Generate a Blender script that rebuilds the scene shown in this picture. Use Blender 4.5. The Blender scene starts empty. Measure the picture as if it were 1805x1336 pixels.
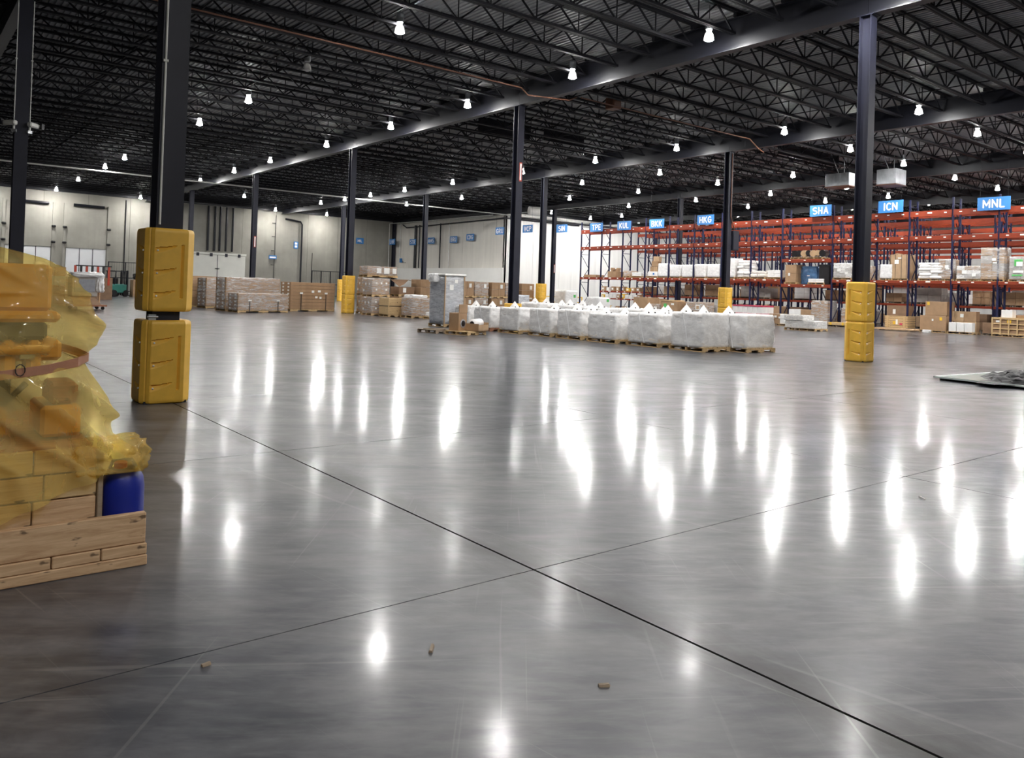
import bpy, bmesh, math, random
from mathutils import Vector, Matrix, noise

R = random.Random(11)
sc = bpy.context.scene
col = sc.collection

# ------------------------------------------------------------------ camera
TH, ROLL, PITCH, CAM_H, FPX, PPY = .6696, .0334, .0111, 1.5975, 1398.22, 496.75
cd = bpy.data.cameras.new('camera')
cam = bpy.data.objects.new('camera', cd)
col.objects.link(cam)
cd.sensor_fit = 'HORIZONTAL'
cd.sensor_width = 36.0
cd.lens = FPX / 1805 * 36.0
cd.shift_y = -(668 - PPY) / 1805
cd.clip_start, cd.clip_end = .05, 400
fw = Vector((math.sin(TH) * math.cos(PITCH), math.cos(TH) * math.cos(PITCH), math.sin(PITCH)))
r0 = Vector((math.cos(TH), -math.sin(TH), 0))
u0 = r0.cross(fw)
rr = r0 * math.cos(ROLL) + u0 * math.sin(ROLL)
uu = u0 * math.cos(ROLL) - r0 * math.sin(ROLL)
m = Matrix((rr, uu, -fw)).transposed().to_4x4()
m.translation = (0, 0, CAM_H)
cam.matrix_world = m
sc.camera = cam

# ------------------------------------------------------------------ world, exposure
w = bpy.data.worlds.new('world')
sc.world = w
w.use_nodes = True
w.node_tree.nodes['Background'].inputs[0].default_value = (.5, .55, .65, 1)
w.node_tree.nodes['Background'].inputs[1].default_value = .0
vs = sc.view_settings
vs.view_transform = 'Standard'
vs.look = 'None'
vs.gamma = 1
vs.use_curve_mapping = False
vs.exposure = 1.2
cy = sc.cycles
cy.max_bounces, cy.diffuse_bounces, cy.glossy_bounces, cy.transmission_bounces, cy.transparent_max_bounces = 8, 4, 4, 2, 16
cy.caustics_reflective = cy.caustics_refractive = False
cy.sample_clamp_indirect = 8
LENS_POWER = 760.0        # high bay lamp lens radiance
SHADE_POWER = 1.2         # glowing acrylic shade
COLLAR_POWER = 90.0       # vent collar on top of the shade

# ------------------------------------------------------------------ materials
MATS = {}


def nt(name):
    mt = bpy.data.materials.new(name)
    mt.use_nodes = True
    t = mt.node_tree
    return mt, t, t.nodes['Principled BSDF']


def setp(b, **k):
    names = dict(color='Base Color', rough='Roughness', metal='Metallic', spec='Specular IOR Level',
                 trans='Transmission Weight', coat='Coat Weight', coatr='Coat Roughness', ecol='Emission Color', estr='Emission Strength')
    for a, v in k.items():
        if a in ('color', 'ecol'):
            v = (*v, 1)
        b.inputs[names[a]].default_value = v


def mixcol(t, fac, a, b):
    n = t.nodes.new('ShaderNodeMix')
    n.data_type = 'RGBA'
    n.inputs['A'].default_value = (*a, 1) if isinstance(a, tuple) else (0, 0, 0, 1)
    n.inputs['B'].default_value = (*b, 1) if isinstance(b, tuple) else (0, 0, 0, 1)
    if not isinstance(a, tuple):
        t.links.new(a, n.inputs['A'])
    if not isinstance(b, tuple):
        t.links.new(b, n.inputs['B'])
    if isinstance(fac, (int, float)):
        n.inputs['Factor'].default_value = fac
    else:
        t.links.new(fac, n.inputs['Factor'])
    return n.outputs['Result']


def pos(t, scale=(1, 1, 1), world=False):
    if world:
        src = t.nodes.new('ShaderNodeNewGeometry').outputs['Position']
    else:
        src = t.nodes.new('ShaderNodeTexCoord').outputs['Object']
    mp = t.nodes.new('ShaderNodeMapping')
    mp.inputs['Scale'].default_value = scale
    t.links.new(src, mp.inputs['Vector'])
    return mp.outputs['Vector']


def noi(t, vec, scale, detail=4, rough=.55, dist=0):
    n = t.nodes.new('ShaderNodeTexNoise')
    n.inputs['Scale'].default_value = scale
    n.inputs['Detail'].default_value = detail
    n.inputs['Roughness'].default_value = rough
    n.inputs['Distortion'].default_value = dist
    t.links.new(vec, n.inputs['Vector'])
    return n.outputs['Fac']


def rng(t, v, a, b, c=0., d=1., clamp=True):
    n = t.nodes.new('ShaderNodeMapRange')
    n.clamp = clamp
    t.links.new(v, n.inputs['Value'])
    for i, x in enumerate((a, b, c, d)):
        n.inputs[1 + i].default_value = x
    return n.outputs['Result']


def bump(t, b, h, s=.2, d=.01):
    n = t.nodes.new('ShaderNodeBump')
    n.inputs['Strength'].default_value = s
    n.inputs['Distance'].default_value = d
    t.links.new(h, n.inputs['Height'])
    t.links.new(n.outputs['Normal'], b.inputs['Normal'])


def plain(name, c, rough=.5, metal=0., var=.12, scale=3., spec=.5, bmp=0.):
    mt, t, b = nt(name)
    setp(b, color=c, rough=rough, metal=metal, spec=spec)
    v = pos(t)
    n = noi(t, v, scale)
    lo = tuple(x * (1 - var) for x in c)
    hi = tuple(min(1, x * (1 + var)) for x in c)
    t.links.new(mixcol(t, rng(t, n, .3, .7), lo, hi), b.inputs['Base Color'])
    if bmp:
        bump(t, b, noi(t, v, scale * 6), bmp)
    MATS[name] = mt
    return mt


plain('steel_dark', (.007, .0075, .012), .42, 0, .2, 1.5, .4)
plain('steel_column', (.012, .013, .025), .5, 0, .2, 1.5, .4)
plain('joist_steel', (.006, .006, .009), .65, 0, .2, 2, .25)
plain('yellow_plastic', (.90, .53, .070), .42, 0, .08, 5)
plain('yellow_machine', (.62, .30, .012), .4, 0, .15, 4)
plain('rubber', (.012, .012, .013), .7)
plain('black_plastic', (.012, .011, .013), .3, 0, .3, 6)
plain('black_film', (.006, .006, .007), .5, 0, .3, 6, .25)
plain('galvanised', (.42, .44, .46), .42, .9, .2, 2)
plain('white_pipe', (.72, .72, .68), .5)
plain('copper_pipe', (.13, .052, .028), .55)
plain('white_paint', (.84, .83, .79), .55, 0, .04, .6)
plain('white_box', (.80, .79, .77), .6, 0, .07, 3)
plain('rack_blue', (.006, .009, .048), .5, 0, .25, 2, .35)
plain('rack_orange', (.23, .033, .011), .5, 0, .18, 1.5, .3)
plain('tag_white', (.85, .85, .82), .5, 0, .03)
plain('sign_blue', (.035, .20, .52), .45, 0, .08, 2)
plain('letter_white', (.9, .9, .9), .5, 0, .02)
plain('card', (.36, .225, .125), .75, 0, .12, 3)
plain('card_light', (.46, .31, .18), .75, 0, .12, 3)
plain('card_dark', (.24, .145, .085), .75, 0, .15, 3)
plain('card_grey', (.40, .37, .34), .7, 0, .15, 3)
plain('bag_white', (.84, .82, .80), .5, 0, .08, 5)
plain('bag_beige', (.70, .65, .58), .55, 0, .1, 5)
plain('foam_grey', (.33, .34, .37), .8, 0, .1, 6)
plain('blue_plastic', (.006, .018, .26), .4, 0, .12, 6)
plain('red_plastic', (.45, .05, .02), .4)
plain('red_print', (.50, .05, .10), .6)
plain('green_label', (.10, .50, .12), .5)
plain('yellow_label', (.80, .50, .04), .5)
plain('teal_paint', (.05, .22, .18), .4)
plain('tape', (.42, .20, .12), .45, 0, .12, 8)
plain('strap_black', (.02, .02, .022), .4)
plain('strap_white', (.85, .85, .85), .4)
plain('dirt_joint', (.06, .055, .05), .9)
plain('door_white', (.76, .77, .78), .5, 0, .04, .7)
plain('door_grey', (.70, .70, .64), .5, 0, .08, .5)
plain('glass_sheet', (.62, .70, .66), .12, 0, .05, 2)
plain('blue_film', (.10, .22, .42), .25, 0, .4, 3)


def wood(name, c1, c2, sc_=(1.2, 14, 14)):
    mt, t, b = nt(name)
    v = pos(t, sc_)
    n = noi(t, v, 2.6, 7, .65, .8)
    c = mixcol(t, rng(t, n, .35, .66), c1, c2)
    k = noi(t, pos(t, (4.0, 9, 9)), 2.6, 2)
    c = mixcol(t, rng(t, k, .66, .72, 0, .85), c, tuple(x * .22 for x in c2))
    t.links.new(c, b.inputs['Base Color'])
    setp(b, rough=.7)
    bump(t, b, n, .25, .004)
    MATS[name] = mt


wood('wood', (.68, .47, .28), (.44, .26, .135))
wood('wood_light', (.64, .46, .24), (.50, .33, .16))
wood('wood_red', (.42, .18, .10), (.30, .13, .07))
wood('wood_dull', (.36, .28, .20), (.26, .20, .14))


def concrete(name, c, dirt=.25, base_dark=0):
    mt, t, b = nt(name)
    v = pos(t, world=True)
    n1 = noi(t, v, .35, 6, .6)
    n2 = noi(t, pos(t, (2.2, 2.2, .12), True), 1.0, 5)
    c1 = mixcol(t, rng(t, n1, .3, .7), tuple(x * (1 - dirt) for x in c), c)
    c2 = mixcol(t, rng(t, n2, .42, .75, 0, .35), c1, tuple(x * .62 for x in c))
    t.links.new(c2, b.inputs['Base Color'])
    setp(b, rough=.8)
    bump(t, b, noi(t, v, 6, 5), .15, .01)
    MATS[name] = mt


concrete('concrete_wall', (.37, .355, .31), .32)
concrete('white_wall', (.91, .90, .87), .04)
concrete('white_wall_dim', (.76, .73, .66), .10)

# roof deck sheet
mt, t, b = nt('roof_deck')
v = pos(t, (1, 1, 1), True)
n = noi(t, v, .5, 4)
t.links.new(mixcol(t, rng(t, n, .3, .7), (.24, .245, .255), (.32, .325, .335)), b.inputs['Base Color'])
setp(b, rough=.5, metal=.1)
MATS['roof_deck'] = mt

# polished concrete floor
mt, t, b = nt('polished_concrete')
v = pos(t, world=True)


def rotpos(t, ang, scale):
    m1 = t.nodes.new('ShaderNodeMapping')
    m1.inputs['Rotation'].default_value = (0, 0, ang)
    t.links.new(t.nodes.new('ShaderNodeNewGeometry').outputs['Position'], m1.inputs['Vector'])
    mp = t.nodes.new('ShaderNodeMapping')
    mp.inputs['Scale'].default_value = scale
    t.links.new(m1.outputs['Vector'], mp.inputs['Vector'])
    return mp.outputs['Vector']


def math2(t, op, a_, b2_):
    n_ = t.nodes.new('ShaderNodeMath')
    n_.operation = op
    for i_, q_ in enumerate((a_, b2_)):
        if isinstance(q_, (int, float)):
            n_.inputs[i_].default_value = q_
        else:
            t.links.new(q_, n_.inputs[i_])
    return n_.outputs[0]


n1 = noi(t, v, .30, 6, .6, .5)
n2 = noi(t, v, 1.3, 6, .6, .3)
n3 = noi(t, rotpos(t, .5, (.6, 2.2, 1)), 1.5, 5, .58, .3)
n4 = noi(t, v, 6, 6, .65, .3)
n6 = noi(t, rotpos(t, .67, (4, 15, 1)), 1.0, 5, .6)
sx = t.nodes.new('ShaderNodeSeparateXYZ')
t.links.new(t.nodes.new('ShaderNodeNewGeometry').outputs['Position'], sx.inputs[0])
da = math2(t, 'ABSOLUTE', math2(t, 'SUBTRACT', sx.outputs['X'], 2.99), 0)
# driving lane beside the joint: polish worn dull and paler
lane = rng(t, math2(t, 'ADD', da, math2(t, 'MULTIPLY', noi(t, v, .6, 2), 2.2)), 1.7, 3.6, 1, 0)
base = mixcol(t, rng(t, n1, .32, .68), (.020, .025, .037), (.112, .117, .132))
base = mixcol(t, rng(t, n2, .38, .62, 0, .75), base, (.022, .026, .038))
base = mixcol(t, rng(t, n3, .45, .70, 0, .65), base, (.17, .17, .177))
base = mixcol(t, rng(t, n4, .42, .72, 0, .60), base, (.036, .038, .046))
base = mixcol(t, rng(t, n6, .45, .78, 0, .40), base, (.23, .227, .228))
base = mixcol(t, math2(t, 'MULTIPLY', lane, rng(t, n3, .30, .68, .05, .60)), base, (.19, .184, .183))
# tyre scuffs and dirt worn along the construction joint
wob = math2(t, 'ADD', da, math2(t, 'MULTIPLY', noi(t, pos(t, (4, 1.3, 1), True), 1.5, 6, .65), -.55))
base = mixcol(t, rng(t, wob, -.26, .0, .85, 0), base, (.036, .033, .031))
# scratches in three directions
for ang_, th_ in ((.55, .695), (-.9, .70), (1.4, .71)):
    sv = noi(t, rotpos(t, ang_, (.45, 22, 1)), 1.0, 2, .5, .9)
    base = mixcol(t, rng(t, sv, th_ - .03, th_ + .04, 0, .30), base, (.25, .245, .24))
t.links.new(base, b.inputs['Base Color'])
# hazy body gloss under a thin sharper sealer coat that is worn off in the driving lane
t.links.new(math2(t, 'ADD', rng(t, n2, .32, .68, .30, .36), rng(t, n3, .40, .75, 0, .06)), b.inputs['Roughness'])
setp(b, spec=.26)
coat_ = math2(t, 'MULTIPLY', rng(t, n3, .30, .72, .80, .30), rng(t, n4, .35, .75, 1.0, .75))
coat_ = math2(t, 'MULTIPLY', coat_, rng(t, lane, 0, 1, 1.0, .16))
t.links.new(coat_, b.inputs['Coat Weight'])
t.links.new(rng(t, n2, .3, .7, .11, .16), b.inputs['Coat Roughness'])
bump(t, b, n6, .012, .003)
MATS['polished_concrete'] = mt


def emit(name, c, s):
    mt, t, b = nt(name)
    setp(b, color=c, ecol=c, estr=s)
    MATS[name] = mt


emit('lamp_lens', (1.0, .985, .965), LENS_POWER)
emit('lamp_shade', (1.0, .985, .965), SHADE_POWER)
emit('lamp_collar', (1.0, .985, .965), COLLAR_POWER)


def film(name, tint, body, opaque, streak, rough=.12, sc_=(3, 3, 3), wr=.25):
    """thin plastic: part see-through, part milky, shiny"""
    mt = bpy.data.materials.new(name)
    mt.use_nodes = True
    t = mt.node_tree
    b = t.nodes['Principled BSDF']
    setp(b, color=body, rough=rough, spec=.8)
    tr = t.nodes.new('ShaderNodeBsdfTransparent')
    tr.inputs[0].default_value = (*tint, 1)
    mx = t.nodes.new('ShaderNodeMixShader')
    n = noi(t, pos(t, sc_), 1.6, 6, .65, 1.2)
    t.links.new(rng(t, n, .38, .72, opaque, min(1, opaque + streak)), mx.inputs[0])
    t.links.new(tr.outputs[0], mx.inputs[1])
    t.links.new(b.outputs[0], mx.inputs[2])
    t.links.new(mx.outputs[0], t.nodes['Material Output'].inputs['Surface'])
    bump(t, b, noi(t, pos(t, (sc_[0] * 1.5, sc_[1] * 1.5, sc_[2])), 2.5, 5, .6, 1.5), wr, .03)
    MATS[name] = mt


film('wrap_clear', (.95, .95, .95), (.90, .89, .88), .06, .55, .16, (1.0, 1.0, 6))
film('wrap_white', (.96, .95, .94), (.97, .965, .96), .66, .25, .30, (2.5, 2.5, 5), .18)
film('wrap_grey', (.88, .90, .93), (.78, .80, .84), .40, .40, .18, (2, 2, 7))
film('film_yellow', (.98, .88, .52), (.92, .72, .28), .24, .16, .05, (1.2, 1.2, .8), .05)


# ------------------------------------------------------------------ mesh helpers
class MB:
    def __init__(s):
        s.v, s.f = [], []

    def add(s, vs_, fs):
        o = len(s.v)
        s.v += [tuple(x) for x in vs_]
        s.f += [tuple(i + o for i in f) for f in fs]
        return s

    def box(s, x0, x1, y0, y1, z0, z1):
        return s.add([(x0, y0, z0), (x1, y0, z0), (x1, y1, z0), (x0, y1, z0), (x0, y0, z1), (x1, y0, z1), (x1, y1, z1), (x0, y1, z1)],
                     [(0, 3, 2, 1), (4, 5, 6, 7), (0, 1, 5, 4), (1, 2, 6, 5), (2, 3, 7, 6), (3, 0, 4, 7)])

    def bar(s, a, b, wx=.03, wz=.03, up=(0, 0, 1)):
        a, b = Vector(a), Vector(b)
        d_ = (b - a).normalized()
        u = Vector(up)
        if abs(d_.dot(u)) > .98:
            u = Vector((1, 0, 0))
        sd = d_.cross(u).normalized() * wx / 2
        u2 = sd.cross(d_).normalized() * wz / 2
        vs_ = [p + i * sd + j * u2 for p in (a, b) for i, j in ((-1, -1), (1, -1), (1, 1), (-1, 1))]
        return s.add(vs_, [(0, 3, 2, 1), (4, 5, 6, 7), (0, 1, 5, 4), (1, 2, 6, 5), (2, 3, 7, 6), (3, 0, 4, 7)])

    def tube(s, pts, r, n=8, cap=True):
        pts = [Vector(p) for p in pts]
        rings = []
        for i, p in enumerate(pts):
            d_ = (pts[min(i + 1, len(pts) - 1)] - pts[max(i - 1, 0)]).normalized()
            u = Vector((0, 0, 1)) if abs(d_.z) < .9 else Vector((1, 0, 0))
            a = d_.cross(u).normalized()
            c = a.cross(d_)
            q = r[i] if isinstance(r, (list, tuple)) else r
            rings.append([p + (a * math.cos(k * 2 * math.pi / n) + c * math.sin(k * 2 * math.pi / n)) * q for k in range(n)])
        vs_ = [x for g in rings for x in g]
        fs = []
        for i in range(len(pts) - 1):
            for k in range(n):
                fs.append((i * n + k, i * n + (k + 1) % n, (i + 1) * n + (k + 1) % n, (i + 1) * n + k))
        if cap:
            fs.append(tuple(range(n))[::-1])
            fs.append(tuple((len(pts) - 1) * n + k for k in range(n)))
        return s.add(vs_, fs)

    def lathe(s, prof, n=16, c=(0, 0, 0), cap=True):
        vs_ = [(c[0] + r_ * math.cos(k * 2 * math.pi / n), c[1] + r_ * math.sin(k * 2 * math.pi / n), c[2] + z) for r_, z in prof for k in range(n)]
        fs = []
        for i in range(len(prof) - 1):
            for k in range(n):
                fs.append((i * n + k, i * n + (k + 1) % n, (i + 1) * n + (k + 1) % n, (i + 1) * n + k))
        if cap:
            fs.append(tuple(range(n))[::-1])
            fs.append(tuple((len(prof) - 1) * n + k for k in range(n)))
        return s.add(vs_, fs)

    def prism(s, pts, axis, a, b):
        """polygon pts (two coords) extruded along axis from a to b"""
        def mk(p, q):
            return {'x': (q, p[0], p[1]), 'y': (p[0], q, p[1]), 'z': (p[0], p[1], q)}[axis]
        n = len(pts)
        vs_ = [mk(p, a) for p in pts] + [mk(p, b) for p in pts]
        fs = [tuple(range(n)), tuple(range(2 * n - 1, n - 1, -1))]
        fs += [(i, n + i, n + (i + 1) % n, (i + 1) % n) for i in range(n)]
        return s.add(vs_, fs)

    def mesh(s, name, mat, smooth=False):
        me = bpy.data.meshes.new(name)
        me.from_pydata(s.v, [], s.f)
        bm = bmesh.new()
        bm.from_mesh(me)
        bmesh.ops.recalc_face_normals(bm, faces=bm.faces)
        bm.to_mesh(me)
        bm.free()
        me.materials.append(MATS[mat])
        if smooth:
            me.polygons.foreach_set('use_smooth', [True] * len(me.polygons))
        me.update()
        return me


def link(name, data, parent=None, loc=(0, 0, 0), rz=0, scale=None):
    o = bpy.data.objects.new(name, data)
    col.objects.link(o)
    o.location = loc
    o.rotation_euler = (0, 0, rz)
    if scale:
        o.scale = scale
    if parent:
        o.parent = parent
    return o


def tag(o, label, cat, group=None):
    o['label'] = label
    o['category'] = cat
    if group:
        o['group'] = group
    return o


def thing(name, label, cat, loc=(0, 0, 0), rz=0, group=None):
    return tag(link(name, None, None, loc, rz), label, cat, group)


def struct(o, label=None, cat=None):
    o['kind'] = 'structure'
    if label:
        o['label'] = label
    if cat:
        o['category'] = cat
    return o


CACHE = {}


def rbox(sx, sy, sz, mat, bev=.012, seg=1):
    """bevelled box mesh standing on z=0, centred in x, y; cached"""
    k = ('rbox', round(sx, 3), round(sy, 3), round(sz, 3), mat, bev, seg)
    if k not in CACHE:
        me = bpy.data.meshes.new('rounded_box')
        bm = bmesh.new()
        bmesh.ops.create_cube(bm, size=1)
        bmesh.ops.scale(bm, vec=(sx, sy, sz), verts=bm.verts)
        bmesh.ops.translate(bm, vec=(0, 0, sz / 2), verts=bm.verts)
        if bev:
            bmesh.ops.bevel(bm, geom=bm.edges[:], offset=min(bev, sx / 3, sy / 3, sz / 3), segments=seg, affect='EDGES', profile=.5)
        bm.to_mesh(me)
        bm.free()
        me.materials.append(MATS[mat])
        if seg > 1:
            me.polygons.foreach_set('use_smooth', [True] * len(me.polygons))
        CACHE[k] = me
    return CACHE[k]


def puff(sx, sy, sz, mat, seed, amp=.03, bulge=.04, n=7, top_soft=.10):
    """soft wrinkled block (bags, wrap) standing on z=0"""
    k = ('puff', round(sx, 2), round(sy, 2), round(sz, 2), mat, seed, amp)
    if k not in CACHE:
        bm = bmesh.new()
        bmesh.ops.create_cube(bm, size=1)
        bmesh.ops.subdivide_edges(bm, edges=bm.edges[:], cuts=n, use_grid_fill=True)
        for v_ in bm.verts:
            x, y, z = v_.co
            e = 1 + bulge * math.cos(math.pi * z)
            cx, cy = abs(x) * 2, abs(y) * 2
            cr = 1 - .10 * max(0, cx + cy - 1.6) - top_soft * max(0, z * 2 - .6) * max(cx, cy) ** 3 * .6
            v_.co = Vector((x * sx * e * cr, y * sy * e * cr, (z + .5) * sz))
            q = Vector((x * 4 + seed * 3.7, y * 4, z * 3))
            if z > -.49:
                v_.co += Vector((x, y, z * .4)).normalized() * noise.noise(q * 1.7) * amp + Vector((x, y, 0)) * noise.noise(q * 3.9) * amp
        me = bpy.data.meshes.new('soft_block')
        bm.to_mesh(me)
        bm.free()
        me.materials.append(MATS[mat])
        me.polygons.foreach_set('use_smooth', [True] * len(me.polygons))
        CACHE[k] = me
    return CACHE[k]


def pallet_mesh(sx, sy, mat='wood_light'):
    k = ('pallet', round(sx, 2), round(sy, 2), mat)
    if k not in CACHE:
        b_ = MB()
        nb = max(5, int(sx / .2))
        for i in range(nb):                           # deck boards run along y
            x = -sx / 2 + (i + .5) * sx / nb
            b_.box(x - sx / nb * .40, x + sx / nb * .40, -sy / 2, sy / 2, .112, .130)
        for i in range(3):
            x = -sx / 2 + .06 + i * (sx / 2 - .06)
            b_.box(x - .05, x + .05, -sy / 2, sy / 2, 0, .018)
        ns = 3 if sy < 1.6 else 5
        for i in range(ns):                           # stringers along x, notched
            y = -sy / 2 + .025 + i * (sy - .05) / (ns - 1)
            for a, c in ((-.5, -.34), (-.10, .10), (.34, .5)):
                b_.box(a * sx, c * sx, y - .02, y + .02, .018, .112)
            b_.box(-.5 * sx, .5 * sx, y - .019, y + .019, .075, .112)
        CACHE[k] = b_.mesh('pallet', mat)
    return CACHE[k]


def slab_tag(parent, mat, cx, cz, sx, sz, face, half, name='paper_label', lift=0):
    """thin label on a face of a load: face 'y' (front, -y) or 'x' (left, -x)"""
    b_ = MB()
    half += lift
    if face == 'y':
        b_.box(cx - sx / 2, cx + sx / 2, -half - .012, -half - .004, cz - sz / 2, cz + sz / 2)
    else:
        b_.box(-half - .012, -half - .004, cx - sx / 2, cx + sx / 2, cz - sz / 2, cz + sz / 2)
    return link(name, b_.mesh(name, mat), parent)


def load(label, cat, loc, size, grid=(2, 2, 3), mat='card', wrap=None, pallet='wood_light', rz=0, group=None, name='pallet_load',
         straps=0, labels=None, mats=None, soft=False, over=.0, pz=True):
    """a pallet with its cartons or bags and wrap; loc = centre of the base"""
    sx, sy, sz = size
    t_ = thing(name, label, cat, loc, rz, group)
    z0 = 0
    if pallet:
        link('pallet', pallet_mesh(sx + .06, sy + .06, pallet), t_)
        z0 = .131
    h = sz - z0
    nx, ny, nz = grid
    rr_ = random.Random(sum(ord(c) for c in label))
    for k in range(nz):
        for i in range(nx):
            for j in range(ny):
                if 0 < i < nx - 1 and 0 < j < ny - 1 and k < nz - 1:
                    continue
                mm = mats[rr_.randrange(len(mats))] if mats else mat
                w_, d_, hh = sx / nx - .008, sy / ny - .008, h / nz - .006
                if soft:
                    me = puff(w_ * 1.01, d_ * 1.01, hh * 1.06, mm, (i * 3 + j * 5 + k * 7) % 6, .02, .05, 4)
                else:
                    me = rbox(w_, d_, hh, mm)
                link('bag' if soft else 'carton', me, t_, (-sx / 2 + (i + .5) * sx / nx + rr_.uniform(-over, over), -sy / 2 + (j + .5) * sy / ny + rr_.uniform(-over, over), z0 + k * h / nz))
    if wrap:
        link('stretch_wrap', puff(sx + .05, sy + .05, h + .03, wrap, rr_.randrange(9), .022, .015, 9, .04), t_, (0, 0, z0 - .02))
    for q in range(straps):
        x = -sx / 2 + (q + .5 + (0 if straps > 2 else 0)) * sx / straps
        b_ = MB()
        e = .015
        b_.box(x - .012, x + .012, -sy / 2 - e, -sy / 2 - e + .004, .1, sz + e)
        b_.box(x - .012, x + .012, -sy / 2 - e, sy / 2 + e, sz + e - .004, sz + e)
        b_.box(x - .012, x + .012, sy / 2 + e - .004, sy / 2 + e, .1, sz + e)
        link('strap', b_.mesh('strap', 'strap_black'), t_)
    for li_, lb in enumerate(labels or ()):
        mat_, face, c_, z_, lw, lh = lb
        slab_tag(t_, mat_, c_, z_, lw, lh, face, (sy if face == 'y' else sx) / 2 + (.03 if wrap else 0), lift=.003 * li_)
    return t_


# ------------------------------------------------------------------ grid of the hall
XZ, XA, XC, XD, XE, XF = 2.89, 20.81, 35.26, 49.57, 63.9, 78.2
Y0, SY = 11.02, 15.146
YB, XS, YR, XR_, XL, YF = 87.0, 49.85, 64.4, 84.0, -15.0, -9.0
ZG, ZGT, ZB, ZT, ZD = 9.40, 10.40, 9.86, 10.58, 10.63

# ------------------------------------------------------------------ floor of sawn slabs
floor = MB().box(XL, XR_, YF, YB, -.30, -.03).mesh('floor', 'dirt_joint')
floor = struct(link('floor', floor), 'polished grey concrete warehouse floor with sawn joints', 'floor')
xs = [2.98 + 4.48 * k for k in range(-4, 20)]
ys = [7.26 + 3.7865 * k for k in range(-5, 23)]
xs = [XL] + [x for x in xs if XL + .5 < x < XR_ - .5] + [XR_]
ys = [YF] + [y for y in ys if YF + .5 < y < YB - .5] + [YB]
far = MB()
for i in range(len(xs) - 1):
    for j in range(len(ys) - 1):
        g0 = .008 if abs(xs[i] - 2.98) < .1 else .004
        g1 = .008 if abs(xs[i + 1] - 2.98) < .1 else .005
        a = (xs[i] + g0, xs[i + 1] - g1, ys[j] + .004, ys[j + 1] - .004)
        if xs[i] < 34 and -6 < ys[j] < 40 and xs[i] > -7:
            link('floor_slab', MB().box(*a, -.035, 0).mesh('floor_slab', 'polished_concrete'), floor)
        else:
            far.box(*a, -.035, 0)
o = link('far_slabs', far.mesh('far_slabs', 'polished_concrete'), floor)
o['kind'] = 'stuff'


# ------------------------------------------------------------------ walls of tilt-up panels
def wall(name, label, mat, axis, c, a, b_, thick=.25, pw=3.79, z1=10.62):
    """axis 'x': wall runs along x at y=c; 'y': runs along y at x=c. Panels sit proud of a recessed core"""
    s = 1 if thick > 0 else -1
    core = MB()
    if axis == 'x':
        core.box(a, b_, c + s * .03, c + thick, 0, z1)
    else:
        core.box(c + s * .03, c + thick, a, b_, 0, z1)
    o = struct(link(name, core.mesh(name, 'dirt_joint')), label, 'wall')
    n = max(1, round((b_ - a) / pw))
    for k in range(n):
        p, q = a + (b_ - a) * k / n + .012, a + (b_ - a) * (k + 1) / n - .012
        e = MB()
        lo, hi = sorted((c, c + s * .05))
        if axis == 'x':
            e.box(p, q, lo, hi, 0, z1)
        else:
            e.box(lo, hi, p, q, 0, z1)
        link('concrete_panel', e.mesh('concrete_panel', mat), o)
    return o


wall('wall_back', 'grey tilt-up concrete back wall with dock doors', 'concrete_wall', 'x', YB, XL, XS, .25)
wall('wall_side', 'pale concrete side wall carrying the row of small blue signs', 'white_wall_dim', 'y', XS, YR, YB, .25)
wall('wall_return', 'bright white wall behind the left end of the racks', 'white_wall', 'x', YR, XS, XR_, .25)
wall('wall_right', 'white wall beyond the racks', 'white_wall', 'y', XR_, YF, YR, .25, 7)
wall('wall_left', 'grey concrete wall out of view on the left', 'concrete_wall', 'y', XL, YF, YB, -.25, 7)
wall('wall_front', 'grey concrete wall behind the camera', 'concrete_wall', 'x', YF, XL, XR_, -.25, 7)
# white liner along the foot of the side wall
b_ = MB()
b_.box(XS - .16, XS - .02, YR + .02, YB - 1.2, 0, 3.84)
o = struct(link('trim_1', b_.mesh('trim', 'white_paint')), 'white liner boarding along the foot of the side wall', 'trim')
link('cap_rail', MB().box(XS - .20, XS - .01, YR + .02, YB - 1.2, 3.84, 3.90).mesh('cap_rail', 'white_paint'), o)

# ------------------------------------------------------------------ ceiling: deck, girders, joists, bridging
dk = MB()
pts = []
x = XL
while x < XR_:
    pts += [(x, 0), (x + .075, 0), (x + .095, .04), (x + .155, .04), (x + .175, 0)]
    x += .19
n = len(pts)
dk.add([(p[0], YF, ZD + p[1]) for p in pts] + [(p[0], YB, ZD + p[1]) for p in pts], [(i, i + 1, n + i + 1, n + i) for i in range(n - 1)])
dk.box(XL, XR_, YF, YB, ZD + .06, ZD + .16)
ceil = struct(link('ceiling', dk.mesh('ceiling', 'roof_deck')), 'grey ribbed steel roof deck on dark bar joists', 'ceiling')


def ibeam(w_, h, tf, tw):
    return [(-w_ / 2, 0), (w_ / 2, 0), (w_ / 2, tf), (tw / 2, tf), (tw / 2, h - tf), (w_ / 2, h - tf), (w_ / 2, h), (-w_ / 2, h), (-w_ / 2, h - tf), (-tw / 2, h - tf), (-tw / 2, tf), (-w_ / 2, tf)]


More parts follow.
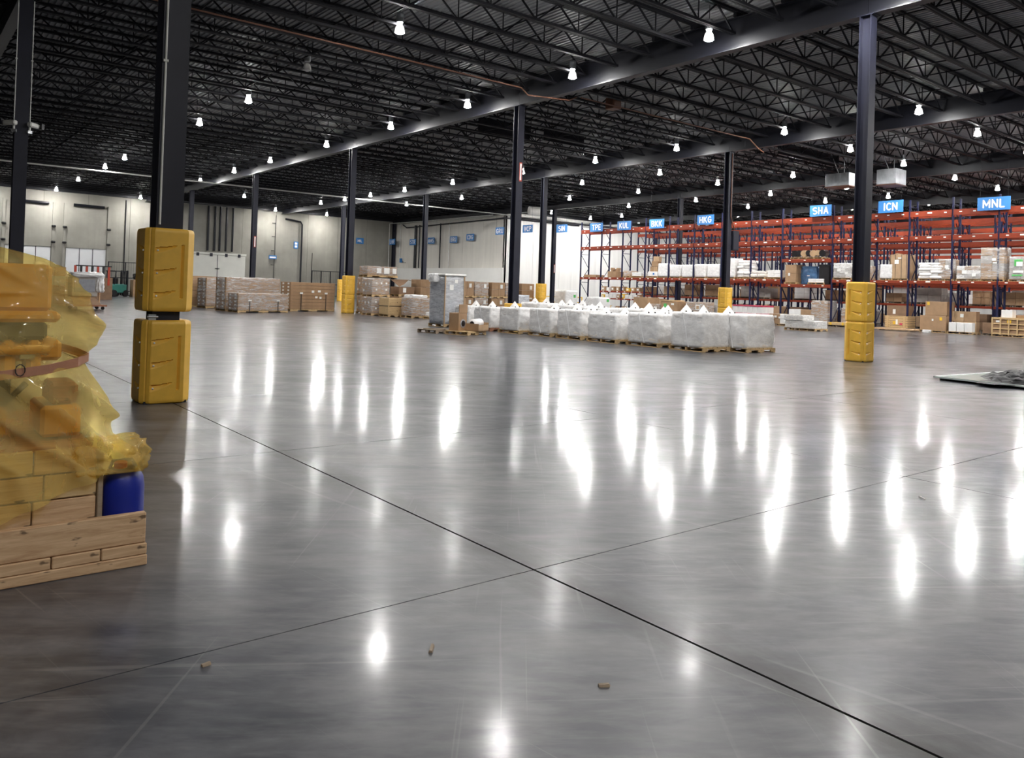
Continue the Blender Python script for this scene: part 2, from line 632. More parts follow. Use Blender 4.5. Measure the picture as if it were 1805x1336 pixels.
girders = {'Z': (XZ, YB), 'A': (XA, YB), 'C': (XC, YB), 'D': (XD, YR), 'E': (XE, YR), 'F': (XF, YR)}
for k, (gx, ye) in girders.items():
    seg = [YF] + [Y0 + SY * i for i in range(-1, 6) if YF + 1 < Y0 + SY * i < ye - 1] + [ye]
    for i in range(len(seg) - 1):
        b_ = MB()
        P = ibeam(.32, ZGT - ZG, .03, .03)
        b_.prism([(gx + p[0], ZG + p[1]) for p in P], 'y', seg[i] + .006, seg[i + 1] - .006)
        link('girder', b_.mesh('girder', 'steel_dark'), ceil)
b_ = MB()
b_.prism([(XS - .25 + p[0], ZG + p[1]) for p in ibeam(.3, 1.0, .03, .03)], 'y', YR, YB)
link('girder', b_.mesh('girder', 'steel_dark'), ceil)


def joist(L):
    b_ = MB()
    for z, d_ in ((ZB, .075), (ZT, .075)):
        e = .25 if z == ZB else 0
        for yy in (-.045, .045):
            b_.box(e, L - e, yy - .034, yy + .034, z - .04, z + .04)
    b_.box(0, .22, -.06, .06, ZGT, ZT)
    b_.box(L - .22, L, -.06, .06, ZGT, ZT)
    np_ = round(L / 1.75)
    p = (L - .5) / np_
    w_ = MB()
    for k in range(np_):
        x0_, x1_, x2_ = .25 + k * p, .25 + (k + .5) * p, .25 + (k + 1) * p
        w_.bar((x0_, 0, ZB), (x1_, 0, ZT), .045, .045)
        w_.bar((x1_, 0, ZT), (x2_, 0, ZB), .045, .045)
        if k:
            w_.bar((x0_, 0, ZB), (x0_, 0, ZT), .03, .03)
    return b_.mesh('joist_chords', 'joist_steel'), w_.mesh('joist_web', 'joist_steel')


bays = [(XL, XZ), (XZ, XA), (XA, XC), (XC, XD), (XD, XE), (XE, XF), (XF, XR_)]
SJ = SY / 9
for (a, c) in bays:
    cm, wm = joist(c - a)
    j = -11
    while True:
        y = Y0 + (j + .5) * SJ
        j += 1
        if y < YF + .3:
            continue
        ye = YB if c <= XD + .1 else YR
        if y > ye - .3:
            break
        if a > 45 and y < 0:
            continue
        jo = link('bar_joist', cm, ceil, (a, y, 0))
        link('joist_web', wm, jo)
    nbr = 3 if c - a > 10 else 1
    for q in range(nbr):
        x = a + (c - a) * (q + 1) / (nbr + 1)
        for z in (ZB + .045, ZT - .05):
            link('bridging', MB().box(x - .018, x + .018, YF, YB if c <= XD + .1 else YR, z - .018, z + .018).mesh('bridging', 'joist_steel'), ceil)
# eave angle where the joists meet the back wall
link('eave_angle', MB().box(XL, XS, YB - .35, YB - .02, ZG + .25, ZT).mesh('eave_angle', 'steel_dark'), ceil)
link('eave_angle', MB().box(XS, XR_, YR - .30, YR - .02, ZG + .25, ZT).mesh('eave_angle', 'steel_dark'), ceil)
# solid smoke curtains between joists (the dark panels up in the roof)
for (x0_, x1_, yy) in ((24.0, 27.5, 33.6), (28.0, 31.0, 33.0), (39.5, 46.0, 26.0)):
    link('smoke_curtain', MB().box(x0_, x1_, yy - .02, yy + .02, ZB, ZT).mesh('smoke_curtain', 'steel_dark'), ceil)

# ------------------------------------------------------------------ columns
CW, CD_ = .33, .33


def column_parts(h):
    k = ('col', h)
    if k not in CACHE:
        fl = MB().box(-CW / 2, CW / 2, -CD_ / 2, -CD_ / 2 + .025, .03, h).mesh('flange', 'steel_column')
        fr = MB().box(-CW / 2, CW / 2, CD_ / 2 - .025, CD_ / 2, .03, h).mesh('flange', 'steel_column')
        wb = MB().box(-.011, .011, -CD_ / 2 + .025, CD_ / 2 - .025, .03, h).mesh('web', 'steel_column')
        bp = MB().box(-.26, .26, -.26, .26, 0, .03).mesh('base_plate', 'steel_column')
        cp = MB().box(-.19, .19, -.24, .24, h, h + .02).mesh('cap_plate', 'steel_column')
        CACHE[k] = (fl, fr, wb, bp, cp)
    return CACHE[k]


def column(x, y, label, h=ZG - .02):
    t_ = thing('steel_column', label, 'column', (x, y, 0), 0, 'dark steel columns')
    for nm, me in zip(('flange', 'flange', 'web', 'base_plate', 'cap_plate'), column_parts(h)):
        link(nm, me, t_)
    return t_


def guard_mesh():
    """one moulded column guard: rounded square, three swept grooves per face, corner seam, strap slot"""
    H, S, CH = 1.07, .305, .10
    na, nz = 144, 90
    prof = []
    tot = 0
    # perimeter of a chamfered square
    c = S - CH
    P = [(-S, -c), (-c, -S), (c, -S), (S, -c), (S, c), (c, S), (-c, S), (-S, c)]
    seglen = [math.dist(P[i], P[(i + 1) % 8]) for i in range(8)]
    L = sum(seglen)
    ring = []
    for k in range(na):
        s = k / na * L
        i = 0
        while s > seglen[i]:
            s -= seglen[i]
            i += 1
        f = s / seglen[i]
        a, b2 = Vector(P[i]), Vector(P[(i + 1) % 8])
        ring.append((a.lerp(b2, f), i, f))
    vs_, fs = [], []
    for j in range(nz + 1):
        z = H * j / nz
        edge = min(z, H - z)
        ins = 0
        if edge < .06:
            ins = .035 * (1 - math.sqrt(max(0, 1 - (1 - edge / .06) ** 2)))
        for p, i, f in ring:
            nrm = Vector((p.x, p.y)).normalized()
            g = 0
            if i % 2 == 1:                     # flat face; grooves start at the chamfered corner and sweep up
                # distance along the face from the nearer seam corner: faces 1 (front) and 7 (left) share corner 0
                t_ = f if i in (1, 5) else 1 - f
                for zc in (.25, .54, .83):
                    top = zc + .085 * (t_ - .15) ** 1.0 - .02 * math.sin(min(1, max(0, t_)) * math.pi)
                    dz = top - z
                    if .02 < t_ < .66:
                        wd = .070 * (1 - (t_ / .66)) ** .8 + .012
                        if 0 < dz < wd:
                            g = max(g, .045 * (1 - dz / wd) * (1 - .45 * t_ / .66))
                if .80 < t_ < .87 and .17 < z < .86:
                    g = .035
            elif i == 0 and .44 < f < .56:
                g = .010
            q = p - nrm * (g + ins)
            vs_.append((q.x, q.y, z))
    for j in range(nz):
        for k in range(na):
            fs.append((j * na + k, j * na + (k + 1) % na, (j + 1) * na + (k + 1) % na, (j + 1) * na + k))
    # rims running in to the column
    o = len(vs_)
    for z in (.004, H - .004):
        for p, i, f in ring:
            vs_.append((p.x * .62, p.y * .62, z))
    for k in range(na):
        k2 = (k + 1) % na
        fs.append((k2, k, o + k, o + k2))
        fs.append((nz * na + k, nz * na + k2, o + na + k2, o + na + k))
    b_ = MB().add(vs_, fs)
    return b_.mesh('guard_shell', 'yellow_plastic', False)


GUARD = guard_mesh()
STUD = MB().lathe([(.012, 0), (.012, .012), (.006, .018)], 8).mesh('stud', 'tag_white')


def guard(x, y, z, label):
    t_ = thing('column_guard', label, 'column guard', (x, y, z), 0, 'yellow plastic column guards')
    link('guard_shell', GUARD, t_)
    for zc in (.20, .49, .78):
        s = link('stud', STUD, t_, (-.17, -.302, zc))
        s.rotation_euler = (math.pi / 2, 0, 0)
        s = link('stud', STUD, t_, (-.302, -.17, zc))
        s.rotation_euler = (0, -math.pi / 2, 0)
    st = MB()
    st.tube([(.306, .05, .22), (.335, .05, .3), (.335, .05, .75), (.306, .05, .83)], .012, 6)
    link('strap', st.mesh('strap', 'yellow_plastic'), t_)
    return t_


def Yk(i):
    return Y0 + SY * i


COLS = [
    ('Z', 0, 'near dark steel column standing in the paired yellow guards with a gap, left foreground'),
    ('Z', 1, 'dark steel column at the left edge with two white cameras on it'),
    ('A', 0, 'dark steel column on the right rising from two stacked yellow guards in front of the racks'),
    ('A', 1, 'tall dark steel column at the centre behind the row of wrapped pallets'),
    ('A', 2, 'dark steel column at the left end of the stacked brown pallets'),
    ('A', 3, 'dark steel column behind the long brown cartons beside the grey sliding door'),
    ('A', 4, 'far column just right of the near yellow guards'),
    ('C', 1, 'dark column with a grey control box in front of the racks'),
    ('C', 2, 'dark column with yellow guard just right of the tall central column'),
    ('C', 3, 'dark column rising in front of the small airport signs left of centre'),
    ('C', 4, 'far slender column close behind the column by the stacked brown pallets'),
    ('D', 1, 'column hidden among the racks behind the right yellow guards'),
    ('D', 2, 'dark column standing just behind the front rack under the hanging signs'),
    ('D', 3, 'thin dark column in front of the white wall left of the racks'),
    ('E', 2, 'far column among the rear racks, right'),
    ('E', 3, 'far column among the rear racks, left'),
    ('C', 0, 'dark column outside the right edge of the view'),
    ('D', 5, 'dark column in the far inner corner between two white pipes'),
]
for k, i, lb in COLS:
    gx = girders[k][0]
    yy = Yk(i) if not (k == 'D' and i == 5) else YB - .45
    column(gx, yy, lb)
guard(XZ, Yk(0), 0, 'lower yellow guard on the near left column, standing on the floor')
guard(XZ, Yk(0), 1.18, 'upper yellow guard on the near left column, held above a dark gap')
guard(XA, Yk(0), 0, 'lower yellow guard on the column at right in front of the racks')
guard(XA, Yk(0), 1.072, 'upper yellow guard on the column at right in front of the racks')
guard(XA, Yk(1), 0, 'yellow guard peeking out behind the wrapped pallets at the central column foot')
guard(XA, Yk(2), 0, 'lower yellow guard left of the stacked brown pallets')
guard(XA, Yk(2), 1.072, 'upper yellow guard left of the stacked brown pallets')
guard(XC, Yk(1), 0, 'lower yellow guard on the column with the control box')
guard(XC, Yk(1), 1.072, 'upper yellow guard on the column with the control box')
guard(XC, Yk(2), 0, 'lower yellow guard on the column just right of the central column')
guard(XC, Yk(2), 1.072, 'upper yellow guard on the column just right of the central column')
guard(XC, Yk(4), 1.072, 'far upper yellow guard half hidden by the nearer pair of guards')
guard(XC, Yk(4), 0, 'far lower yellow guard half hidden by the nearer pair of guards')

# ratchet buckle in the gap of the near guards
t_ = thing('strap_buckle', 'metal ratchet buckle in the gap between the near yellow guards', 'buckle', (XZ - .18, Yk(0) - .20, 1.09))
link('buckle_plate', MB().box(-.05, .04, -.03, .03, -.04, .05).mesh('buckle_plate', 'galvanised'), t_)
link('buckle_pin', MB().tube([(-.07, -.04, .02), (.06, -.04, .02)], .012, 8).mesh('buckle_pin', 'galvanised'), t_)
# conduit on near column, conduits + cameras on left column
o = tag(link('conduit', MB().tube([(XZ - .13, Yk(0) - .19, 2.3), (XZ - .13, Yk(0) - .19, 9.3)], .014, 8).mesh('conduit', 'white_pipe')), 'thin pale conduit running up the near left column', 'conduit')
for z in (4.4, 6.4, 8.4):
    link('clip', MB().box(XZ - .16, XZ - .10, Yk(0) - .205, Yk(0) - .165, z, z + .03).mesh('clip', 'white_pipe'), o)
for s, lb in ((-1, 'left'), (1, 'right')):
    x = XZ + s * .19
    o = tag(link('conduit', MB().tube([(x, Yk(1) - .16, 5.9), (x, Yk(1) - .16, 9.3)], .014, 8).mesh('conduit', 'white_pipe')),
            'thin pale conduit above the %s camera on the left edge column' % lb, 'conduit')
    link('clip', MB().box(x - .03, x + .03, Yk(1) - .18, Yk(1) - .13, 7.6, 7.63).mesh('clip', 'white_pipe'), o)
    t_ = thing('security_camera', 'white box camera on the %s side of the column at the left edge' % lb, 'camera', (x, Yk(1) - .18, 5.72), .5 * s)
    link('camera_body', rbox(.42, .14, .13, 'white_pipe', .03), t_, (s * .10, -.02, .02), .35 * s)
    link('lens_hood', MB().box(s * .28, s * .36, -.11, .05, .01, .17).mesh('lens_hood', 'steel_dark'), t_)
    link('bracket', MB().tube([(0, 0, -.10), (0, 0, .04)], .03, 8).mesh('bracket', 'white_pipe'), t_)
    link('mount', MB().box(-.06, .06, -.03, .12, -.16, -.08).mesh('mount', 'galvanised'), t_)
# control box on column C1
t_ = thing('control_box', 'grey steel control box beside the column in front of the racks', 'control box', (XC + .47, Yk(1) - .1, 4.15))
link('cabinet', rbox(.5, .3, 1.05, 'steel_column', .02), t_)
link('door', MB().box(-.23, .23, -.165, -.152, .03, 1.02).mesh('door', 'steel_column'), t_)
link('bracket', MB().box(-.30, -.2, -.05, .05, .3, .8).mesh('bracket', 'steel_dark'), t_)
o = tag(link('conduit', MB().tube([(XC + .02, Yk(1) - .20, 9.3), (XC + .02, Yk(1) - .20, 5.9), (XC + .36, Yk(1) - .22, 5.25)], .03, 8).mesh('conduit', 'copper_pipe')),
        'copper coloured conduit running down the column with the control box', 'conduit')
link('coupling', MB().tube([(XC + .02, Yk(1) - .20, 7.4), (XC + .02, Yk(1) - .20, 7.5)], .04, 8).mesh('coupling', 'copper_pipe'), o)
# red and white height tags on columns
for gx, i, z, wh in ((XA, 1, 6.2, 'tall central column'), (XA, 3, 4.1, 'column by the grey sliding door'), (XD, 3, 3.4, 'thin column before the white wall')):
    t_ = thing('column_tag', 'narrow white and red tag on the %s' % wh, 'tag', (gx + .03, Yk(i) - .17, z))
    link('tag_plate', MB().box(-.07, .07, -.006, 0, 0, .8).mesh('tag_plate', 'red_plastic'), t_)
    link('tag_strip', MB().box(-.04, .04, -.010, -.006, .05, .75).mesh('tag_strip', 'tag_white'), t_)

# ------------------------------------------------------------------ high bay lamps
LAMP_HOUSING = MB().lathe([(.05, .31), (.11, .32), (.12, .37), (.12, .58), (.10, .63), (.03, .65)], 14).mesh('ballast_housing', 'galvanised', False)
LAMP_SHADE = MB().lathe([(.155, .0), (.15, .08), (.125, .18), (.08, .24)], 12, cap=False).mesh('shade', 'lamp_shade', True)
LAMP_COLLAR = MB().lathe([(.075, .24), (.075, .31)], 8, cap=False).mesh('vent_collar', 'lamp_collar', True)
LAMP_LENS = MB().lathe([(.06, -.045), (.15, .0)], 12).mesh('lens', 'lamp_lens', False)
LAMP_ROD = MB().tube([(0, 0, .65), (0, 0, ZD - 9.55)], .012, 6).mesh('hanger_rod', 'steel_dark')
YROW = [-2.5, 3.7, 10.3, 15.55, 21.8, 28.4, 35.0, 42.2, 50.3, 58.0, 66.0, 74.0, 80.1]
ROWS = [
    (5.0, 'out of view right behind the camera', [-7.0, -2.5]),  # extra unseen lamps put in to brighten the skid and near guards
    (-2.5, 'out of view left behind the camera', [-5.0]),  # another added lamp, brightens the skid front from behind the camera
    (6.9, 'behind the left edge column', [84.9]),
    (12.4, 'left of the first girder', [10.3, 15.55, 21.75, 34.9, 41.85, 58.0, 64.0, 74.2, 84.9]),
    (19.75, 'along the first girder', [3.7, 10.3, 15.55, 21.75, 28.5, 35.2, 42.6, 51.1, 58.0, 65.9, 84.9]),
    (26.3, 'near the back wall between the girders', [74.2]),
    (33.6, 'along the second girder', [3.7, 10.0, 15.5, 21.8, 28.4, 34.7, 41.7, 50.1, 57.2, 63.1, 68.1, 73.3, 84.9]),
    (39.7, 'between the second and third girders', [3.7, 10.0, 15.6, 21.8, 34.9, 42.3, 50.3, 57.7, 63.4, 67.1, 84.9]),
    (45.8, 'just before the rack signs', [3.7, 10.0, 15.6, 21.9, 29.0, 34.9, 42.4, 50.3]),
    (52.8, 'above the front racks', [3.7, 10.0, 15.6, 22.0, 29.2, 35.3, 42.4, 50.0, 60.6]),
    (59.2, 'above the middle racks', [10.0, 15.6, 21.9, 29.4, 34.5, 41.8, 57.0, 61.6]),
    (65.0, 'above the rear racks', [15.6, 22.0, 29.0, 35.4, 47.0, 60.0]),
    (74.0, 'over the far right aisle', [12.0, 24.0, 36.0, 48.0, 58.0]),
]
ORD = ['nearest', 'second', 'third', 'fourth', 'fifth', 'sixth', 'seventh', 'eighth', 'ninth', 'tenth', 'eleventh', 'twelfth', 'thirteenth']
for rx, where, yl in ROWS:
    for i, y in enumerate(yl):
        lb = 'glowing round high bay lamp %s, %s' % (where, 'only one there' if len(yl) == 1 else ORD[i] + ' of that row' if i else 'nearest of that row')
        t_ = thing('high_bay_lamp', lb, 'lamp', (rx, y, 9.55), 0, 'high bay lamps under the roof')
        link('ballast_housing', LAMP_HOUSING, t_)
        link('shade', LAMP_SHADE, t_)
        link('vent_collar', LAMP_COLLAR, t_)
        link('lens', LAMP_LENS, t_)
        link('hanger_rod', LAMP_ROD, t_)
# one lamp that is not lit
CACHE['off'] = None
mt2, t2, b2 = nt('lamp_unlit')
setp(b2, color=(.75, .75, .72), rough=.25)
MATS['lamp_unlit'] = mt2
t_ = thing('high_bay_lamp', 'unlit pale high bay lamp left of the first girder among the glowing ones', 'lamp', (12.1, 28.0, 9.55), 0, 'high bay lamps under the roof')
link('ballast_housing', LAMP_HOUSING, t_)
link('shade', MB().lathe([(.155, .0), (.15, .08), (.125, .18), (.08, .24)], 12, cap=False).mesh('shade', 'lamp_unlit', True), t_)
link('lens', MB().lathe([(.06, -.045), (.15, .0)], 12).mesh('lens', 'lamp_unlit'), t_)
link('hanger_rod', LAMP_ROD, t_)


# ------------------------------------------------------------------ roof services
def pipe(label, pts, r, mat, name='sprinkler_pipe', cat='pipe', clips=0):
    o = tag(link(name, MB().tube(pts, r, 8).mesh(name, mat)), label, cat)
    for k in range(clips):
        f = (k + .5) / clips
        p = Vector(pts[0]).lerp(Vector(pts[-1]), f)
        link('hanger', MB().tube([p, (p.x, p.y, ZD)], .008, 5).mesh('hanger', 'steel_dark'), o)
    return o


pipe('rusty sprinkler pipe crossing the roof left of the first girder', [(XL, 24.1, 9.55), (19.3, 24.2, 9.55), (19.6, 24.15, 9.3), (21.3, 23.6, 9.3), (21.7, 23.6, 9.5)], .028, 'copper_pipe', clips=6)
pipe('rusty sprinkler pipe between the first and second girders', [(21.9, 23.55, 9.5), (33.4, 23.6, 9.5), (34.1, 23.6, 9.15), (34.6, 23.6, 9.0)], .03, 'copper_pipe', clips=4)
pipe('long pale pipe crossing the far roof from left to right', [(XL, 64.3, 9.33), (48.6, 64.0, 9.33), (66, 64.0, 9.33)], .055, 'white_pipe', clips=14)
pipe('dark pipe along the top of the side wall', [(49.6, 84.5, 9.2), (49.6, 83.6, 8.8), (49.6, YR - .2, 9.0), (60, YR - .2, 9.0)], .07, 'steel_dark', clips=0)
pipe('dark pipe along the top of the white wall by the racks', [(50.2, YR - .35, 9.15), (82, YR - .35, 9.15)], .06, 'steel_dark', clips=8)
pipe('pale pipe rising up the side wall and bending along its top', [(49.6, 74.3, 3.9), (49.6, 74.3, 8.9), (49.6, 73.6, 9.25), (49.6, 66, 9.28)], .05, 'white_pipe')
pipe('left pale pipe in the far inner corner', [(49.0, YB - .25, 3.9), (49.0, YB - .25, 9.4), (49.4, 80, 9.4), (49.4, 66, 9.4)], .05, 'white_pipe')
pipe('right pale pipe in the far inner corner, bent at its foot', [(49.66, 85.2, 9.4), (49.66, 85.2, 5.2), (49.66, 83.8, 4.6)], .05, 'white_pipe')
for i, (y, lb, mat, r) in enumerate(((81.6, 'wide dark downpipe on the side wall beside the third sign', 'steel_dark', .16), (80.7, 'narrow dark downpipe beside the wide one on the side wall', 'steel_dark', .08),
                                     (76.2, 'thin dark downpipe on the side wall left of the bent pale pipe', 'steel_dark', .07))):
    pipe(lb, [(49.66, y, 3.9), (49.66, y, 9.0)], r, mat, 'downpipe', 'downpipe')
for i, x in enumerate((27.05, 27.75, 28.3, 28.95, 29.65)):
    pipe('%s dark downpipe above the grey sliding door' % ('leftmost', 'second', 'middle', 'fourth', 'rightmost')[i], [(x, YB - .18, 4.8), (x, YB - .18, 9.6)], .11, 'steel_dark', 'downpipe', 'downpipe')
pipe('dark elbowed downpipe on the back wall right of the ladder', [(35.6, YB - .2, 8.9), (37.4, YB - .2, 8.7), (37.6, YB - .2, 8.4), (37.6, YB - .2, 0)], .10, 'steel_dark', 'downpipe', 'downpipe')
pipe('thin dark conduit on the back wall ending in a round box', [(39.0, YB - .1, 0), (39.0, YB - .1, 5.2)], .03, 'steel_dark', 'conduit', 'conduit')
pipe('white square downpipe beside the far column at left', [(25.0, YB - .2, 4.5), (25.2, YB - .2, 9.5)], .10, 'white_pipe', 'downpipe', 'downpipe')
pipe('dark conduit on the back wall right of the dock door', [(18.9, YB - .1, 1.0), (18.9, YB - .1, 9.4)], .05, 'steel_dark', 'conduit', 'conduit')
# wall ladder rungs
o = thing('wall_ladder', 'thin steel marker post with short rungs on the back wall', 'ladder', (34.4, YB - .12, 0))
link('rail', MB().tube([(0, 0, 1.2), (.12, 0, 9.2)], .03, 6).mesh('rail', 'steel_dark'), o)
for z in (2.0, 3.6, 5.2, 6.8, 8.3):
    link('rung', MB().tube([(-.32, 0, z), (.06, 0, z)], .035, 6).mesh('rung', 'steel_dark'), o)
# sheet metal duct boxes under the roof
for (x, y, sx, sy, z, hgt, lb) in ((44.6, 25.0, 1.0, 1.5, 8.45, .75, 'galvanised duct box left of the right column, under the roof'),
                                   (44.6, 22.0, 1.2, 1.1, 8.30, .85, 'galvanised duct box right of the right column, under the roof')):
    t_ = thing('duct_box', lb, 'duct', (x, y, z), .0)
    link('casing', rbox(sx, sy, hgt, 'galvanised', .01), t_)
    for q in range(4):
        link('seam', MB().box(-sx / 2 - .012, sx / 2 + .012, -sy / 2 + sy * (q + .5) / 4 - .012, -sy / 2 + sy * (q + .5) / 4 + .012, .02, hgt - .02).mesh('seam', 'galvanised'), t_)
    link('bottom_pan', MB().box(-sx / 2 - .03, sx / 2 + .03, -sy / 2 - .03, sy / 2 + .03, -.06, 0).mesh('bottom_pan', 'copper_pipe'), t_)
    link('hanger', MB().tube([(-.3, 0, hgt), (-.5, .5, ZD - z)], .02, 6).mesh('hanger', 'galvanised'), t_)
    link('hanger', MB().tube([(.3, 0, hgt), (.3, 0, ZD - z)], .02, 6).mesh('hanger', 'galvanised'), t_)
# white drum by the white wall, gives no light
t_ = thing('white_drum', 'white drum fan housing high beside the thin column', 'fan', (47.6, 57.9, 8.9))
link('drum', MB().tube([(0, 0, .3), (1.2, -.4, .3)], [.42, .42], 16).mesh('drum', 'white_paint'), t_)
link('bracket', MB().tube([(.6, -.2, .6), (.6, -.2, ZD - 8.9)], .03, 6).mesh('bracket', 'steel_dark'), t_)
t_ = thing('roof_box', 'small rusty red junction box up among the joists', 'junction box', (24.4, 24.2, 9.55))
link('case', rbox(.5, .5, .5, 'copper_pipe', .03), t_)
link('cover', MB().box(-.2, .2, -.27, -.25, .05, .45).mesh('cover', 'copper_pipe'), t_)
link('hanger', MB().tube([(0, 0, .5), (0, 0, ZD - 9.55)], .01, 5).mesh('hanger', 'steel_dark'), t_)


# ------------------------------------------------------------------ signs
def arc(cx, cy, rx, ry, a0, a1, n=9):
    return [(cx + rx * math.cos(math.radians(a0 + (a1 - a0) * i / n)), cy + ry * math.sin(math.radians(a0 + (a1 - a0) * i / n))) for i in range(n + 1)]


GLYPH = {   # strokes in a unit box .72 wide, 1 high
    'M': [[(0, 0), (0, 1), (.42, .25), (.84, 1), (.84, 0)]], 'N': [[(0, 0), (0, 1), (.66, 0), (.66, 1)]], 'L': [[(0, 1), (0, 0), (.52, 0)]],
    'I': [[(0, 0), (0, 1)]], 'C': [arc(.36, .5, .36, .5, 50, 310, 14)], 'H': [[(0, 0), (0, 1)], [(.62, 0), (.62, 1)], [(0, .5), (.62, .5)]],
    'S': [arc(.33, .75, .33, .25, 45, 270, 9) + arc(.33, .25, .33, .25, 90, -135, 9)], 'A': [[(0, 0), (.36, 1), (.72, 0)], [(.13, .3), (.59, .3)]],
    'K': [[(0, 0), (0, 1)], [(.62, 1), (.04, .42)], [(.22, .6), (.66, 0)]], 'G': [arc(.36, .5, .36, .5, 50, 340, 14) + [(.70, .46), (.42, .46)]],
    'B': [[(0, 0), (0, 1), (.34, 1)] + arc(.34, .76, .24, .24, 90, -90, 6) + [(0, .52)], [(.34, .52)] + arc(.36, .26, .26, .26, 90, -90, 6) + [(0, 0)]],
    'U': [[(0, 1), (0, .34)] + arc(.32, .32, .32, .32, 180, 360, 8) + [(.64, 1)]], 'T': [[(0, 1), (.66, 1)], [(.33, 1), (.33, 0)]],
    'P': [[(0, 0), (0, 1), (.34, 1)] + arc(.36, .73, .27, .27, 90, -90, 7) + [(0, .46)]], 'E': [[(.54, 0), (0, 0), (0, 1), (.54, 1)], [(0, .5), (.46, .5)]],
    'V': [[(0, 1), (.35, 0), (.70, 1)]], 'R': [[(0, 0), (0, 1), (.34, 1)] + arc(.36, .74, .26, .26, 90, -90, 7) + [(0, .48)], [(.3, .48), (.64, 0)]],
    'D': [[(0, 0), (0, 1), (.26, 1)] + arc(.26, .5, .40, .5, 90, -90, 10) + [(0, 0)]], 'X': [[(0, 0), (.66, 1)], [(0, 1), (.66, 0)]],
    '3': [arc(.3, .75, .3, .25, 150, -90, 9) + arc(.3, .25, .32, .25, 90, -150, 9)],
}


def text_mesh(txt, size):
    """bold stroke lettering, centred, lying in the local xy plane, thin in z"""
    hgt, th, gap = size * .80, size * .132, size * .24
    hh = hgt - th
    b_ = MB()
    x, mid = 0, []
    runs = []
    for ch in txt:
        g = GLYPH[ch]
        wmax = max(p[0] for st_ in g for p in st_)
        runs.append((x, g))
        x += wmax * hh * .92 + gap
    tot = x - gap
    for x0_, g in runs:
        for st_ in g:
            pts_ = [(x0_ + p[0] * hh * .92 - tot / 2, p[1] * hh - hh / 2) for p in st_]
            for i in range(len(pts_) - 1):
                b_.bar((*pts_[i], 0), (*pts_[i + 1], 0), th, .012)
            for p in pts_:
                b_.add([(p[0] + th / 2 * math.cos(k * math.pi / 4 + .39), p[1] + th / 2 * math.sin(k * math.pi / 4 + .39), z) for z in (-.0055, .0055) for k in range(8)],
                       [tuple(range(7, -1, -1)), tuple(range(8, 16))] + [(k, (k + 1) % 8, 8 + (k + 1) % 8, 8 + k) for k in range(8)])
    return b_.mesh('lettering', 'letter_white')


def sign(txt, label, loc, facing, sw=1.5, sh=.72, hang=True, size=.6):
    t_ = thing('hanging_sign' if hang else 'wall_sign', label, 'sign', loc, 0, 'blue airport code signs')
    b_ = MB()
    if facing == 'x':          # faces -x, reads along -y
        b_.box(0, .03, -sw / 2, sw / 2, 0, sh)
        rot = Matrix(((0, 0, -1), (-1, 0, 0), (0, 1, 0)))
        tl = Vector((-.008, 0, sh / 2))
    else:                      # faces -y
        b_.box(-sw / 2, sw / 2, 0, .03, 0, sh)
        rot = Matrix(((1, 0, 0), (0, 0, -1), (0, 1, 0)))
        tl = Vector((0, -.008, sh / 2))
    link('sign_board', b_.mesh('sign_board', 'sign_blue'), t_)
    if txt:
        le = link('lettering', text_mesh(txt, size), t_)
        le.matrix_local = Matrix.Translation(tl) @ rot.to_4x4()
    if hang:
        for s in (-.42, .42):
            p = (.015, s * sw, sh) if facing == 'x' else (s * sw, .015, sh)
            link('wire', MB().tube([p, (p[0], p[1], ZD - loc[2])], .006, 5).mesh('wire', 'steel_dark'), t_)
    return t_


for txt, y, z, w_ in (('MNL', 17.65, 6.86, 1.65), ('ICN', 23.3, 7.05, 1.5), ('SHA', 27.85, 7.07, 1.5), ('HKG', 37.0, 6.93, 1.5), ('BKK', 41.7, 6.85, 1.5), ('KUL', 45.2, 6.86, 1.5), ('TPE', 48.4, 6.85, 1.5), ('SIN', 52.8, 6.93, 1.45), ('VCP', 57.6, 7.1, 1.45), ('GRU', 61.9, 7.05, 1.35)):
    sign(txt, 'blue hanging sign reading %s' % txt, (47.25, y, z), 'x', w_)
for txt, y, z in (('CDG', 70.0, 6.85), ('BRU', 73.2, 6.7), ('AMS', 77.8, 6.7), ('STR', 81.85, 6.65), ('LHR', 86.0, 6.75)):
    sign(txt, 'small blue sign reading %s on the side wall' % txt, (49.44 if txt != 'LHR' else 48.9, y - (0 if txt != 'LHR' else .2), z), 'x', 1.4, .72, False)
sign('MIL', 'small blue sign reading MIL on the back wall right of the paired columns', (45.1, YB - .06, 6.65), 'y', 1.0, .72, False, .42)
o = sign('', 'tiny blue square sign on the back wall left of the elbowed downpipe', (37.0, YB - .06, 5.6), 'y', .55, .8, False, .5)
for z in (.12, .45):
    link('white_print', MB().box(-.15, .15, -.008, 0, z, z + .24).mesh('white_print', 'letter_white'), o)
o = sign('', 'tiny blue strip sign on the wall post with rungs', (34.25, YB - .2, 4.25), 'y', .9, .42, False, .3)
link('white_print', MB().box(-.36, .36, -.008, 0, .12, .28).mesh('white_print', 'letter_white'), o)
sign('', 'tiny plain blue sign low on the side wall beside the corner pipes', (49.62, 84.8, 4.6), 'x', .6, .5, False)

